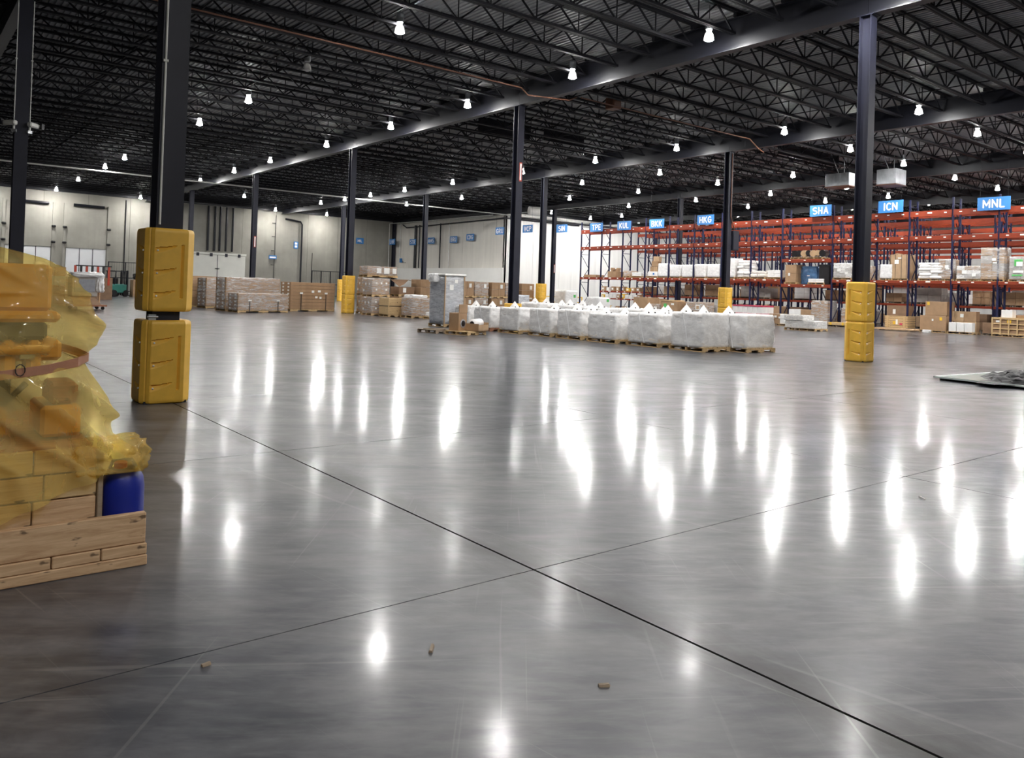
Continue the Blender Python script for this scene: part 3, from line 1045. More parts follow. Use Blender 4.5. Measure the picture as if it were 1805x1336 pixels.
# ------------------------------------------------------------------ back wall doors and cages
for n_, (x0_, x1_) in enumerate(((13.7, 17.2), (8.7, 12.4))):
    d = struct(link('door_%d' % (n_ + 1), MB().box(x0_, x1_, YB - .09, YB - .03, 0, 4.3).mesh('door', 'door_white')),
               ('white three-panel dock door at far left', 'white dock door beside the left edge column')[n_], 'door')
    for k in range(1, 3):
        x = x0_ + (x1_ - x0_) * k / 3
        link('panel_joint', MB().box(x - .03, x + .03, YB - .11, YB - .085, 0, 4.3).mesh('panel_joint', 'steel_column'), d)
    for x in (x0_ - .18, x1_ + .18):
        link('track', MB().box(x - .12, x + .12, YB - .22, YB - .03, 0, 8.6).mesh('track', 'concrete_wall'), d)
        for z in (4.7, 6.2):
            link('bumper', MB().lathe([(.16, 0), (.2, .1), (.16, .2)], 10, (x, YB - .25, z)).mesh('bumper', 'rubber'), d)
    link('lifted_panel', MB().box(x0_ - .05, x1_ + .05, YB - .14, YB - .06, 4.34, 8.3).mesh('lifted_panel', 'concrete_wall'), d)
    link('spring_shaft', MB().tube([(x0_ + .5, YB - .3, 8.5), (x1_ - .3, YB - .3, 8.45)], .14, 10).mesh('spring_shaft', 'steel_dark'), d)
d = struct(link('door_3', MB().box(25.3, 31.1, YB - .34, YB - .22, .1, 4.35).mesh('door', 'door_grey')), 'wide grey double sliding door on a top rail', 'door')
link('rail', MB().box(25.2, 31.2, YB - .36, YB - .12, 4.40, 4.62).mesh('rail', 'door_grey'), d)
link('meeting_gap', MB().box(28.05, 28.11, YB - .36, YB - .33, .1, 4.35).mesh('meeting_gap', 'steel_column'), d)
for x in (26.0, 27.4, 29.0, 30.4):
    link('roller_hanger', MB().box(x - .14, x + .14, YB - .40, YB - .34, 4.2, 4.55).mesh('roller_hanger', 'steel_column'), d)
link('handle', MB().lathe([(.22, 0), (.22, .04)], 14, (28.08, YB - .38, 2.9)).mesh('handle', 'steel_column'), d)


def cage(label, x0_, x1_, y, h, n_):
    t_ = thing('wire_cage', label, 'cage', (x0_, y, 0))
    L = x1_ - x0_
    for k in range(n_ + 1):
        x = L * k / n_
        link('post', MB().box(x - .05, x + .05, -.05, .05, 0, h).mesh('post', 'steel_dark'), t_)
    for z in (h - .05, h * .5, .25):
        link('rail', MB().box(0, L, -.04, .04, z - .04, z + .04).mesh('rail', 'steel_dark'), t_)
    me = MB()
    for k in range(int(L / .22)):
        me.bar((.22 * k + .1, 0, .25), (.22 * k + .1, 0, h), .012, .012)
    o = link('mesh_wires', me.mesh('mesh_wires', 'steel_dark'), t_)
    return t_


cage('dark wire cage against the back wall behind the near yellow guards', 17.2, 21.8, 85.5, 3.15, 3)
cage('dark wire cage against the back wall left of the paired columns', 38.4, 43.0, 85.5, 3.15, 4)


# ------------------------------------------------------------------ pallet racks
def post_mesh(h):
    k = ('post', h)
    if k not in CACHE:
        b_ = MB()
        b_.box(-.05, .05, -.045, .045, .012, h)
        b_.box(-.09, .09, -.08, .08, 0, .012)
        CACHE[k] = b_.mesh('rack_post', 'rack_blue')
    return CACHE[k]


def brace_mesh(h, depth):
    k = ('brace', h, depth)
    if k not in CACHE:
        b_ = MB()
        z, s = .15, 1
        b_.box(.05, depth - .05, -.015, .015, .13, .17)
        while z < h - 1.0:
            a, c = ((.05, depth - .05) if s > 0 else (depth - .05, .05))
            b_.bar((a, 0, z), (c, 0, z + 1.2), .03, .04, (0, 1, 0))
            z += 1.2
            s = -s
            if abs((z - .15) % 2.4) < .01:
                b_.box(.05, depth - .05, -.015, .015, z - .02, z + .02)
        CACHE[k] = b_.mesh('frame_bracing', 'rack_blue')
    return CACHE[k]


def beam_mesh(L, h):
    k = ('beam', round(L, 2), h)
    if k not in CACHE:
        b_ = MB()
        b_.prism([(0, 0), (0, h), (.035, h), (.035, h - .04), (.06, h - .04), (.06, 0)], 'y', .05, L - .05)
        b_.box(-.006, .068, .046, .055, -.06, h + .03)
        b_.box(-.006, .068, L - .055, L - .046, -.06, h + .03)
        CACHE[k] = b_.mesh('shelf_beam', 'rack_orange')
    return CACHE[k]


TAGM = MB().box(-.012, -.002, -.13, .13, 0, .085).mesh('location_tag', 'tag_white')
TAGS = MB().box(-.012, -.002, -.07, .07, 0, .06).mesh('location_tag', 'tag_white')


def rack(label, x, ups, levels, depth=1.07, h=7.75, tags=False, extra=None):
    """row of racks: ups = list of y of uprights (descending), levels = function bay -> [(z top, beam h)]"""
    t_ = thing('pallet_rack', label, 'rack', (x, 0, 0), 0, 'orange and blue pallet rack rows')
    for y in ups:
        fr = link('rack_post', post_mesh(h), t_, (.05, y, 0))
        link('rack_post', post_mesh(h), t_, (depth - .05, y, 0))
        link('frame_bracing', brace_mesh(h, depth), t_, (0, y, 0))
    for i in range(len(ups) - 1):
        y1, y0_ = ups[i], ups[i + 1]
        for z, bh in levels(i):
            L = y1 - y0_
            f = link('shelf_beam', beam_mesh(L, bh), t_, (-.03, y0_, z - bh))
            bk = link('shelf_beam', beam_mesh(L, bh), t_, (depth - .03, y0_, z - bh))
            sp = MB()
            for q in (.25, .5, .75):
                sp.box(0.03, depth - .03, L * q - .03, L * q + .03, -.06, -.012)
            k = ('sup', round(L, 2))
            if k not in CACHE:
                CACHE[k] = sp.mesh('pallet_support', 'rack_orange')
            link('pallet_support', CACHE[k], t_, (0, y0_, z))
            if tags:
                link('location_tag', TAGM if i % 2 else TAGS, f, (0, L * .52, bh * .45))
                link('location_tag', TAGS, f, (0, L * .16, bh * .45))
                link('location_tag', TAGS, f, (0, L * .82, bh * .45))
    return t_


UPS = [50.5, 48.0, 45.55, 43.05, 40.6, 38.2, 35.7, 33.2, 30.75, 27.1, 24.7, 22.27, 19.85, 17.45, 15.0, 12.6, 10.2, 7.8]
RX = 47.5


def lv1(i):
    if i == 8:
        return [(2.66, .20), (4.32, .20), (5.6, .27), (7.05, .32)]
    L = [(2.98, .18), (5.6, .27), (7.05, .32)]
    if i in (1, 2):
        L = [(1.25, .10), (1.85, .12)] + L
    return L


rack('front orange and blue pallet rack row under the hanging signs', RX, UPS, lv1, tags=True)
RB = [49.2 - 2.45 * k for k in range(18)]


def lvb(i):
    return [(1.6, .14), (2.98, .16), (5.6, .22), (7.05, .24)]


ROWX = [(53.3, 'second'), (54.75, 'third'), (60.2, 'fourth'), (67.4, 'fifth')]
for x, wd in ROWX:
    rack('%s rack row from the front, seen through the front racks' % wd, x, RB, lvb)

# ------------------------------------------------------------------ goods on the front rack, lower beam level
ZS = 2.98
GD = [  # y centre, width y, height, kind
    (49.3, 1.5, .22, 'low', 'low brown cartons at the left end of the front rack shelf'),
    (46.7, .95, .75, 'mixed', 'open brown carton stack with odd cartons on top, second bay of the front rack shelf'),
    (45.0, .7, .55, 'light', 'small light carton pile right of the mixed cartons on the front rack shelf'),
    (43.9, 1.0, .42, 'white', 'low white carton pile, third bay of the front rack shelf'),
    (42.2, 1.0, 1.30, 'tower', 'tall leaning tower of brown cartons on a white carton, fourth bay of the shelf'),
    (41.15, .95, 1.12, 'wwrap', 'white wrapped block right of the tall brown carton tower on the rack shelf'),
    (39.95, 1.0, 1.0, 'wwrap', 'white wrapped block left of the fifth bay upright on the rack shelf'),
    (38.75, 1.0, 1.0, 'wwrap', 'white wrapped block in the middle of the fifth bay on the rack shelf'),
    (37.55, .9, 1.05, 'wmix', 'white wrapped cartons over a beige carton on the rack shelf, right of three white blocks'),
    (36.35, 1.05, 1.05, 'wwrap', 'lower of two white wrapped blocks left of the control box column on the shelf'),
    (35.05, 1.05, 1.45, 'wwrap', 'taller white wrapped block left of the control box column on the shelf'),
    (33.75, 1.0, 1.30, 'bags', 'white sacks stacked high right of the control box column on the shelf'),
    (32.6, 1.1, .55, 'bagsb', 'low pile of pale sacks and paper on the shelf right of the control box column'),
    (31.3, 1.0, .62, 'white', 'low white stack carrying the sack pile on the shelf left of the wide bay'),
    (26.4, 1.2, 1.05, 'wpink', 'pink and white wrapped cartons on the shelf left of the right column'),
    (25.2, .9, .9, 'light', 'light brown wrapped carton on the shelf behind the right column'),
    (23.6, .7, .95, 'wwrap', 'narrow white wrapped pack on the shelf just right of the right column'),
    (22.85, 1.1, 1.55, 'gay', 'tall strapped brown carton with a white label on the shelf under the ICN sign'),
    (21.0, 1.3, 1.05, 'bags', 'leaning pile of silvery sacks on the shelf right of the tall strapped carton'),
    (20.2, .75, 1.25, 'cwrap', 'wrapped brown cartons with a cream label right of the silvery sacks'),
    (18.95, 1.25, .85, 'wpink', 'pink and white wrapped cartons on the shelf left of the highest wrapped stack'),
    (17.75, 1.15, 1.85, 'cwrap', 'highest wrapped brown carton stack on the shelf below the MNL sign'),
    (16.35, 1.1, 1.35, 'cgreen', 'wrapped stack with green labels on the shelf at the right edge'),
    (15.3, .8, 1.2, 'cwrap', 'wrapped brown stack beside the green labelled one at the right edge'),
    (13.6, 1.2, 1.2, 'cwrap', 'wrapped brown stack on the shelf outside the right edge'),
]


def rack_good(x, y, z, wy, h, kind, lb, dx=1.0):
    loc = (x, y, z)
    pl = 'wood_light'
    g = 'goods on the rack shelves'
    sz = (dx, wy, h)
    if kind == 'low':
        return load(lb, 'cartons', loc, sz, (1, 3, 1), 'card', None, None, group=g)
    if kind == 'mixed':
        t_ = load(lb, 'cartons', loc, (dx, wy, h * .68), (1, 2, 1), 'card', None, None, group=g)
        for q in range(5):
            link('loose_carton', rbox(.3, .26, .2, ('card', 'card_light', 'card_dark')[q % 3]), t_, (R.uniform(-.3, .2), -wy / 2 + .15 + q * wy * .17, h * .68 + (q % 2) * .1), R.uniform(-.4, .4))
        return t_
    if kind == 'light':
        return load(lb, 'cartons', loc, sz, (1, 2, 2), 'card_light', 'wrap_clear', pl, group=g)
    if kind == 'white':
        return load(lb, 'cartons', loc, sz, (1, 2, 2), 'white_box', None, pl, group=g)
    if kind == 'tower':
        t_ = load(lb, 'cartons', loc, (dx, wy, .5), (1, 1, 1), 'white_box', None, pl, group=g, labels=[('sign_blue', 'x', -.1, .32, .16, .16)])
        for q, (yy, zz, s_) in enumerate(((.1, .5, .6), (-.1, .5, .3), (.0, .92, .55), (-.12, 1.3, .5))):
            link('upper_carton', rbox(.5, s_, .40, ('card', 'card_light')[q % 2]), t_, (-.1, yy, zz), .1 * q)
        return t_
    if kind == 'wwrap':
        return load(lb, 'pallet load', loc, sz, (2, 2, 5), 'white_box', 'wrap_white', pl, group=g)
    if kind == 'wmix':
        return load(lb, 'pallet load', loc, sz, (1, 2, 2), 'card_light', 'wrap_white', pl, group=g, mats=['card_light', 'white_box'])
    if kind == 'bags':
        return load(lb, 'sacks', loc, sz, (1, 2, 6), 'bag_white', None, pl, group=g, soft=True, over=.05)
    if kind == 'bagsb':
        return load(lb, 'sacks', loc, sz, (1, 2, 2), 'bag_beige', 'wrap_clear', pl, group=g, soft=True, over=.05)
    if kind == 'wpink':
        return load(lb, 'pallet load', loc, sz, (2, 3, 3), 'white_box', 'wrap_clear', pl, group=g, mats=['white_box', 'white_box', 'card_grey', 'card'], labels=[('tag_white', 'x', .2, h * .6, .25, .2), ('tag_white', 'x', -.3, h * .4, .2, .16)])
    if kind == 'gay':
        t_ = load(lb, 'carton', loc, sz, (1, 1, 1), 'card_light', None, pl, group=g, labels=[('tag_white', 'x', .12, h * .72, .25, .25), ('tag_white', 'x', -.05, h * .86, .2, .08)])
        for q in (-.42, -.15, .18, .45):
            link('strap', MB().box(-dx / 2 - .01, -dx / 2 - .004, q * wy - .012, q * wy + .012, .1, h).mesh('strap', 'strap_black'), t_)
        link('torn_flap', MB().prism([(-.3, h), (.1, h + .09), (.35, h)], 'x', -.5, -.47).mesh('torn_flap', 'card_light'), t_)
        return t_
    if kind == 'cgreen':
        return load(lb, 'pallet load', loc, sz, (2, 2, 4), 'card_grey', 'wrap_clear', pl, group=g, labels=[('green_label', 'x', .1, h * .75, .4, .35), ('tag_white', 'x', .05, h * .7, .3, .25), ('tag_white', 'x', .1, h * .4, .5, .12), ('green_label', 'x', .15, h * .25, .5, .08)])
    if kind == 'cwrap':
        return load(lb, 'pallet load', loc, sz, (2, 2, 4), 'card', 'wrap_clear', pl, group=g, mats=['card', 'card_light', 'card', 'card_grey'], labels=[('tag_white', 'x', -.1, h * .65, .2, .16), ('tag_white', 'x', -.15, h * .55, .2, .08)])
    if kind == 'brown':
        return load(lb, 'cartons', loc, sz, (1, 1, 2), 'card', None, pl, group=g, labels=[('tag_white', 'x', .1, h * .5, .14, .2)])


for y, wy, h, kind, lb in GD:
    rack_good(RX + .52, y, ZS, wy, h, kind, lb)
# wide bay: rolled mats above, boxes and blue film below
t_ = thing('mat_roll_pallet', 'pallet of black and tan rolled mats on the raised shelf of the wide bay', 'mats', (RX + .5, 28.95, 4.32), 0, 'goods on the rack shelves')
link('pallet', pallet_mesh(1.0, 2.3), t_)
for q in range(7):
    yy = -1.0 + q * .33
    link('rolled_mat', MB().tube([(-.42, yy - .12, .40 if q % 2 else .37), (.42, yy + .10, .42)], .19 if q % 2 else .22, 10).mesh('rolled_mat', 'card_light' if q in (2, 4, 1) else 'black_plastic'), t_)
rack_good(RX + .52, 30.05, 2.66, .8, 1.3, 'brown', 'tall plain brown carton at the left in the wide rack bay')
rack_good(RX + .52, 28.2, 2.66, 1.1, .38, 'white', 'low white wrapped pile in the wide rack bay')
t_ = thing('film_bundle', 'blue translucent film bundle hanging behind the wide rack bay', 'film', (RX + .8, 29.1, 2.66), 0, 'goods on the rack shelves')
link('film_folds', puff(.35, 1.1, 1.2, 'blue_film', 3, .10, .05, 9), t_)
link('film_tie', MB().box(-.19, .19, -.1, .1, .55, .62).mesh('film_tie', 'strap_white'), t_)
t_ = thing('black_bin', 'black bulk bin at the right in the wide rack bay', 'bin', (RX + .55, 27.7, 2.66), 0, 'goods on the rack shelves')
link('bin_body', rbox(.9, .75, 1.25, 'black_plastic', .04), t_)
link('bin_rim', MB().box(-.48, .48, -.4, .4, 1.22, 1.30).mesh('bin_rim', 'black_plastic'), t_)
# picking shelves at the left end
for row, (zz, n_) in enumerate(((.25, 8), (1.25, 10), (1.85, 8))):
    for q in range(n_):
        yy = 47.7 - q * (4.5 / n_)
        kb = R.choice(['white_box', 'card_light', 'white_box', 'card', 'yellow_label'])
        hh = R.uniform(.25, .42)
        t_ = thing('parts_bin', 'small parts carton number place %s on the %s picking shelf at the left end of the rack' % (ORD[q], ('floor', 'lower', 'upper')[row]), 'carton', (RX + .28, yy, zz), R.uniform(-.1, .1), 'parts cartons on the picking shelves')
        t_['label'] = '%s small carton from the left on the %s picking shelf of the front rack' % (ORD[q] if q else 'first', ('floor level', 'lower', 'upper')[row])
        link('carton', rbox(.4, .36, hh, kb), t_)
        link('carton_front', MB().box(-.212, -.202, -.1, .1, hh * .3, hh * .7).mesh('carton_front', 'tag_white'), t_)

# ------------------------------------------------------------------ goods under the front rack
UG = [
    (41.9, 1.1, 1.35, 'brown', 'tall brown carton stack under the rack left of the open brown bulk boxes'),
    (33.7, 1.3, .9, 'brown', 'dim brown cartons under the rack right of the control box column'),
    (31.4, 1.1, 1.15, 'brown', 'brown carton under the rack behind the red topped cartons'),
    (29.7, .9, 1.0, 'white', 'white cartons under the left of the wide rack bay'),
    (28.9, .8, 1.0, 'brown', 'plain brown carton beside the white cartons under the wide rack bay'),
]
for y, wy, h, kind, lb in UG:
    rack_good(RX + .6, y, 0, wy, h, kind, lb)
load('wrapped grey brown two-tier pallet under the right of the wide rack bay', 'pallet load', (RX + .6, 27.9, 0), (1.1, 1.15, 1.62), (2, 2, 4), 'card_grey', 'wrap_clear', 'wood_dull', mats=['card_grey', 'card'])
load('dim wrapped cartons under the rack just left of the right column', 'pallet load', (RX + .6, 25.9, 0), (1.1, 1.0, 1.2), (2, 2, 3), 'card_dark', 'wrap_clear', 'wood_dull')
t_ = thing('board_bundle', 'low bundle of yellow boards on the floor left of the right yellow guard', 'boards', (RX - .4, 26.2, 0))
link('pallet', pallet_mesh(.9, 1.3, 'wood_dull'), t_)
for q in range(4):
    link('board', rbox(.2, 1.2, .16, 'wood_light'), t_, (-.33 + q * .22, 0, .131))
for q in (-.4, .4):
    link('yellow_tape', MB().box(-.45, .45, q - .06, q + .06, .13, .30).mesh('yellow_tape', 'yellow_label'), t_)
# plank crate with carton on top
t_ = thing('plank_crate', 'light plank crate with yellow label under the ICN sign', 'crate', (RX + .5, 22.9, 0))
for q in range(5):
    link('plank', rbox(.04, 1.35, .12, 'wood_light', .006), t_, (-.5, 0, .16 + q * .135))
    link('end_plank', rbox(1.0, .04, .12, 'wood_light', .006), t_, (0, -.66, .16 + q * .135))
link('lid', rbox(1.05, 1.4, .03, 'wood_light', .006), t_, (0, 0, .83))
link('base', pallet_mesh(1.05, 1.4), t_)
for q in (-.5, .5):
    link('batten', rbox(.03, .1, .70, 'wood_light', .006), t_, (-.535, q, .14))
slab_tag(t_, 'yellow_label', .1, .45, .16, .18, 'x', .525)
slab_tag(t_, 'tag_white', -.05, .5, .12, .3, 'x', .525)
slab_tag(t_, 'red_print', -.3, .38, .16, .12, 'x', .525)
load('grey brown carton lying on the light plank crate', 'carton', (RX + .5, 22.9, .865), (.9, 1.2, .62), (1, 1, 1), 'card_dark', None, None, labels=[('tag_white', 'x', .15, .25, .16, .28)])
t_ = thing('floor_board', 'long low board stack on the floor in front of the plank crate', 'boards', (RX - .55, 22.6, 0))
for q in range(3):
    link('board', rbox(.22, 2.3, .10, 'wood', .008), t_, (-.25 + q * .25, 0, .04))
for q in (-.9, .9):
    link('runner', rbox(.75, .08, .04, 'wood_dull', .005), t_, (0, q, 0))
load('crumpled white paper pack on the floor in front of the two tall cartons', 'paper', (RX - .8, 20.75, 0), (.35, .35, .16), (1, 1, 2), 'bag_white', None, None, soft=True)
load('big strapped carton under the rack right of the plank crate, lower of two', 'carton', (RX + .45, 20.75, 0), (1.1, 1.45, .98), (1, 1, 1), 'card', None, 'wood_light', straps=0, labels=[('yellow_label', 'x', -.45, .8, .14, .18), ('tag_white', 'x', 0, .72, .09, .12)])
load('big carton with yellow label under the rack, stacked on another', 'carton', (RX + .45, 20.6, .985), (1.05, 1.2, .80), (1, 1, 1), 'card', None, None, labels=[('yellow_label', 'x', .42, .68, .14, .18)])
for q in range(3):
    load('%s of three white square cartons low under the rack' % ('left', 'middle', 'right')[q], 'carton', (RX + .05, 19.65 - q * .42, .13), (.42, .40, .52), (1, 1, 1), 'white_box', None, None, group='white cartons under the rack')
load('pallet under the three white square cartons', 'pallet', (RX + .35, 19.25, 0), (1.05, 1.3, .132), (1, 1, 1), 'wood_dull', None, 'wood_light', name='flat_pallet')
load('brown cartons behind the three white square cartons', 'cartons', (RX + .7, 19.3, .133), (.5, 1.3, 1.15), (1, 2, 2), 'card', None, None, mats=['card', 'card_light'], labels=[('tag_white', 'x', .1, .9, .18, .2)])
load('dim brown carton behind the upright right of the white square cartons', 'carton', (RX + .75, 18.0, 0), (.7, .6, .7), (1, 1, 1), 'card_dark', None, 'wood_dull')
# lattice crate
t_ = thing('lattice_crate', 'pale wooden lattice crate of brown cartons under the MNL sign', 'crate', (RX + .35, 16.55, 0))
link('base', pallet_mesh(1.2, 2.1), t_)
for i in range(5):
    for k in range(3):
        link('carton', rbox(1.05, .36, .22, 'card'), t_, (0, -.84 + i * .42, .15 + k * .27))
for k in range(4):
    link('slat', rbox(.03, 2.1, .07, 'wood_light', .005), t_, (-.58, 0, .13 + k * .265))
for i in range(6):
    link('upright_slat', rbox(.03, .07, .92, 'wood_light', .005), t_, (-.605, -1.02 + i * .408, .09))
link('lid', rbox(1.2, 2.1, .03, 'wood_light', .005), t_, (0, 0, 1.0))
slab_tag(t_, 'yellow_label', .2, .82, .2, .16, 'x', .575)
slab_tag(t_, 'tag_white', .75, .82, .18, .1, 'x', .575)
load('white carton standing on the lattice crate', 'carton', (RX + .1, 16.9, 1.032), (.5, .55, .42), (1, 1, 1), 'white_box', None, None)
load('long brown carton lying on the lattice crate', 'carton', (RX + .6, 16.6, 1.032), (.45, 1.3, .16), (1, 2, 1), 'card', None, None)
load('brown wedge of boards on the right end of the lattice crate', 'boards', (RX + .45, 15.7, 1.032), (.5, .5, .7), (1, 1, 3), 'card_light', None, None)
load('wooden slatted crate at the right edge under the rack', 'crate', (RX + .5, 13.9, 0), (1.1, 1.3, 1.0), (1, 5, 2), 'wood_light', None, 'wood_light')
load('grey wrapped pack on the slatted crate at the right edge', 'pallet load', (RX + .5, 13.9, 1.0), (1.0, 1.2, .7), (1, 2, 2), 'card_grey', 'wrap_clear', None)

# ------------------------------------------------------------------ goods deeper in the racks (seen through the front row)
for ri, (x, wd) in enumerate(ROWX[:4]):
    for li, (zz, nm) in enumerate(((0, 'floor'), (1.6, 'low'), (2.98, 'middle'))):
        for bi in range(17):
            if R.random() < (.85, .70, .40)[li] * (1 - .12 * ri):
                y = RB[bi] - 1.2 + R.uniform(-.2, .2)
                h = R.uniform(.7, 1.15)
                wy = R.uniform(1.0, 1.9)
                kd = R.choice((0, 1, 1, 2, 4, 0, 3))
                mt_ = ('card', 'card_dark', 'card_grey', 'white_box', 'card_light')[kd]
                lb = '%s load of the %s rack row, %s shelf, bay %s from its left end' % (('brown', 'dark brown', 'grey brown', 'white', 'light brown')[kd], wd, nm, (ORD + ['fourteenth', 'fifteenth', 'sixteenth', 'seventeenth'])[bi].replace('nearest', 'first'))
                load(lb, 'pallet load', (x + .53, y, zz), (1.0, wy, h), (1, 2, 2), mt_, None, 'wood_dull', group='goods deep in the rear racks')

# ------------------------------------------------------------------ floor goods near the racks
load('tall brown bulk carton in front of the rack left of the open green labelled box', 'carton', (43.0, 38.7, 0), (1.25, 1.35, 1.45), (1, 1, 1), 'card', None, 'wood_dull')
load('small brown carton leaning stack right of the tall brown bulk carton', 'cartons', (42.6, 37.2, 0), (1.0, 1.0, 1.0), (1, 2, 2), 'card', 'wrap_clear', 'wood_dull', labels=[('tag_white', 'x', -.2, .7, .25, .25)])
t_ = load('large brown bulk box with a green label in front of the racks', 'carton', (42.6, 35.7, 0), (1.25, 1.45, 1.25), (1, 1, 1), 'card', None, 'wood_dull', labels=[('green_label', 'x', .35, .95, .25, .25), ('tag_white', 'x', -.3, 1.05, .25, .12)])
link('lid_boards', rbox(1.3, 1.0, .06, 'wood_light', .006), t_, (0, .2, 1.25))
load('clear wrapped brown stack with white corners in front of the racks', 'pallet load', (43.0, 33.9, 0), (1.3, 1.35, 1.25), (2, 2, 3), 'card', 'wrap_clear', 'wood_dull', labels=[('strap_white', 'x', -.6, .6, .05, 1.1), ('strap_white', 'x', .6, .6, .05, 1.1), ('tag_white', 'x', -.35, .9, .35, .35), ('card_light', 'x', -.35, .9, .22, .22)])
load('grey brown stack beside the clear wrapped brown stack', 'pallet load', (44.3, 32.9, 0), (1.1, .9, 1.15), (1, 2, 3), 'card_grey', 'wrap_clear', 'wood_dull')
t_ = load('white cartons with red printed tops behind the wrapped front pallets', 'pallet load', (43.2, 29.9, 0), (1.2, 2.2, 1.15), (2, 6, 2), 'white_box', None, 'wood_dull')
for k in (.60, 1.10):
    link('red_band', MB().box(-.615, .6, -1.11, 1.1, k, k + .09).mesh('red_band', 'red_print'), t_)
load('brown and white carton pallet right of the red topped cartons', 'pallet load', (43.6, 27.9, 0), (1.0, 1.5, .72), (2, 4, 2), 'card', None, 'wood_light', mats=['card', 'white_box'], labels=[('tag_white', 'x', .3, .55, .16, .12), ('tag_white', 'x', 0, .5, .16, .12), ('tag_white', 'x', -.4, .3, .16, .12)])
t_ = load('low white carton pallet standing alone on the floor left of the right guard', 'pallet load', (38.6, 23.4, 0), (1.2, 1.75, .52), (2, 5, 2), 'white_box', 'wrap_clear', 'wood_light')
load('white wrapped carton on the low white carton pallet', 'carton', (38.5, 23.75, .54), (1.1, 1.1, .27), (1, 3, 1), 'white_box', 'wrap_clear', None)

# white loads with green labels behind the front row
load('tall white wrapped load with green label before the white wall', 'pallet load', (37.5, 41.2, 0), (1.1, 1.1, 1.75), (2, 2, 5), 'white_box', 'wrap_white', 'wood_light', labels=[('green_label', 'y', .25, 1.35, .2, .2)])
load('white wrapped load with green label right of the taller one', 'pallet load', (37.5, 38.0, 0), (1.1, 1.1, 1.35), (2, 2, 4), 'white_box', 'wrap_white', 'wood_light', labels=[('green_label', 'y', .3, 1.15, .2, .2)])
load('narrow grey wrapped stack left of the yellow guard behind the front row', 'pallet load', (30.0, 37.2, 0), (.9, .9, 1.35), (1, 1, 5), 'white_box', 'wrap_grey', 'wood_light')
# yellow guard rails before the white wall
for x0_, lb in ((53.2, 'left'), (56.3, 'right')):
    t_ = thing('guard_rail', '%s yellow guard rail frame at the foot of the white wall' % lb, 'guard rail', (x0_, 62.2, 0))
    for x in (0, 1.3, 2.6):
        link('post', MB().tube([(x, 0, 0), (x, 0, 1.15)], .06, 8).mesh('post', 'yellow_label'), t_)
    for z in (.55, 1.12):
        link('rail', MB().tube([(0, 0, z), (2.6, 0, z)], .05, 8).mesh('rail', 'yellow_label'), t_)

# ------------------------------------------------------------------ front row of wrapped white sack pallets
PEAK = MB().add([(-.19, -.13, 0), (.19, -.13, 0), (.19, .13, 0), (-.19, .13, 0), (0, 0, .28)], [(0, 3, 2, 1), (0, 1, 4), (1, 2, 4), (2, 3, 4), (3, 0, 4)]).mesh('corner_peak', 'bag_white')
EYE = MB().lathe([(.03, 0), (.03, .01)], 8).mesh('eyelet', 'strap_black')


def sack_pallet(label, x, y, sx, sy, h, rz, peaks, pal='wood_light', ps=0):
    t_ = thing('wrapped_sack_pallet', label, 'pallet load', (x, y, 0), rz, 'clear wrapped white sack pallets')
    link('pallet', pallet_mesh(sx + .06, sy + .12, pal), t_)
    nz = 5
    hh = (h - .131) / nz
    for k in range(nz):
        for i in range(2):
            link('sack', puff(sx * .985, sy / 2 * .985, hh * 1.08, 'bag_beige' if k < 2 else 'bag_white', (i + k * 2) % 5, .02, .05, 5), t_, (0, (-.25 + .5 * i) * sy, .131 + k * hh))
    link('stretch_wrap', puff(sx * 1.03, sy * 1.03, h - .10, 'wrap_white', int(x * 7 + y * 3) % 9, .035, .03, 12, .05), t_, (0, 0, .11))
    for px, py in peaks:
        p = link('corner_peak', PEAK, t_, (px * sx, py * sy, h - .03), R.uniform(-.3, .3))
        for q in (-.12, .12):
            e = link('eyelet', EYE, p, (q, -.13, .06))
            e.rotation_euler = (1.2, 0, 0)
    if ps:
        b_ = MB()
        b_.bar((-sx * .54, -.1 * sy, .12), (-sx * .54, .12 * sy, h), .012, .03)
        b_.bar((-sx * .54, .12 * sy, h), (sx * .5, .12 * sy, h + .02), .03, .012)
        link('strap', b_.mesh('strap', 'strap_white'), t_)
    return t_


FR = [  # x, y of near corner, size x, size y, height
    (19.89, 13.95, 1.35, 1.15, 1.12, 'nearest wrapped sack pallet at the right end of the front row, tallest of the row', [(-.3, .3)], 'wood_light', 1),
    (18.62, 14.55, 1.25, 1.25, 1.10, 'second wrapped sack pallet from the right end of the front row', [(-.25, .25), (-.02, -.1)], 'wood_light', 1),
    (18.60, 16.25, 1.25, 1.30, 1.02, 'third wrapped sack pallet from the right end of the front row', [(-.15, .1), (.15, -.1)], 'wood_light', 1),
    (18.45, 17.9, 1.2, 1.30, 1.0, 'fourth wrapped sack pallet from the right end of the front row', [(-.2, .15), (.25, -.15)], 'wood_light', 0),
    (18.50, 19.55, 1.2, 1.25, 1.0, 'fifth wrapped sack pallet from the right end of the front row', [(-.1, .1), (.2, -.2)], 'wood_light', 1),
    (18.55, 21.15, 1.2, 1.25, .98, 'sixth wrapped sack pallet from the right end of the front row', [(.1, 0)], 'wood_light', 1),
    (18.40, 22.8, 1.15, 1.2, .98, 'seventh wrapped sack pallet from the right end of the front row', [(-.2, .1)], 'wood_light', 0),
    (18.40, 24.5, 1.1, 1.15, .96, 'wrapped sack pallet on the red pallet near the left end of the front row', [(.0, .1)], 'wood_red', 1),
    (18.55, 26.15, .95, 1.1, .95, 'leftmost wrapped sack pallet of the front row beside the tall wrapped stack', [(.15, -.1)], 'wood_dull', 1),
]
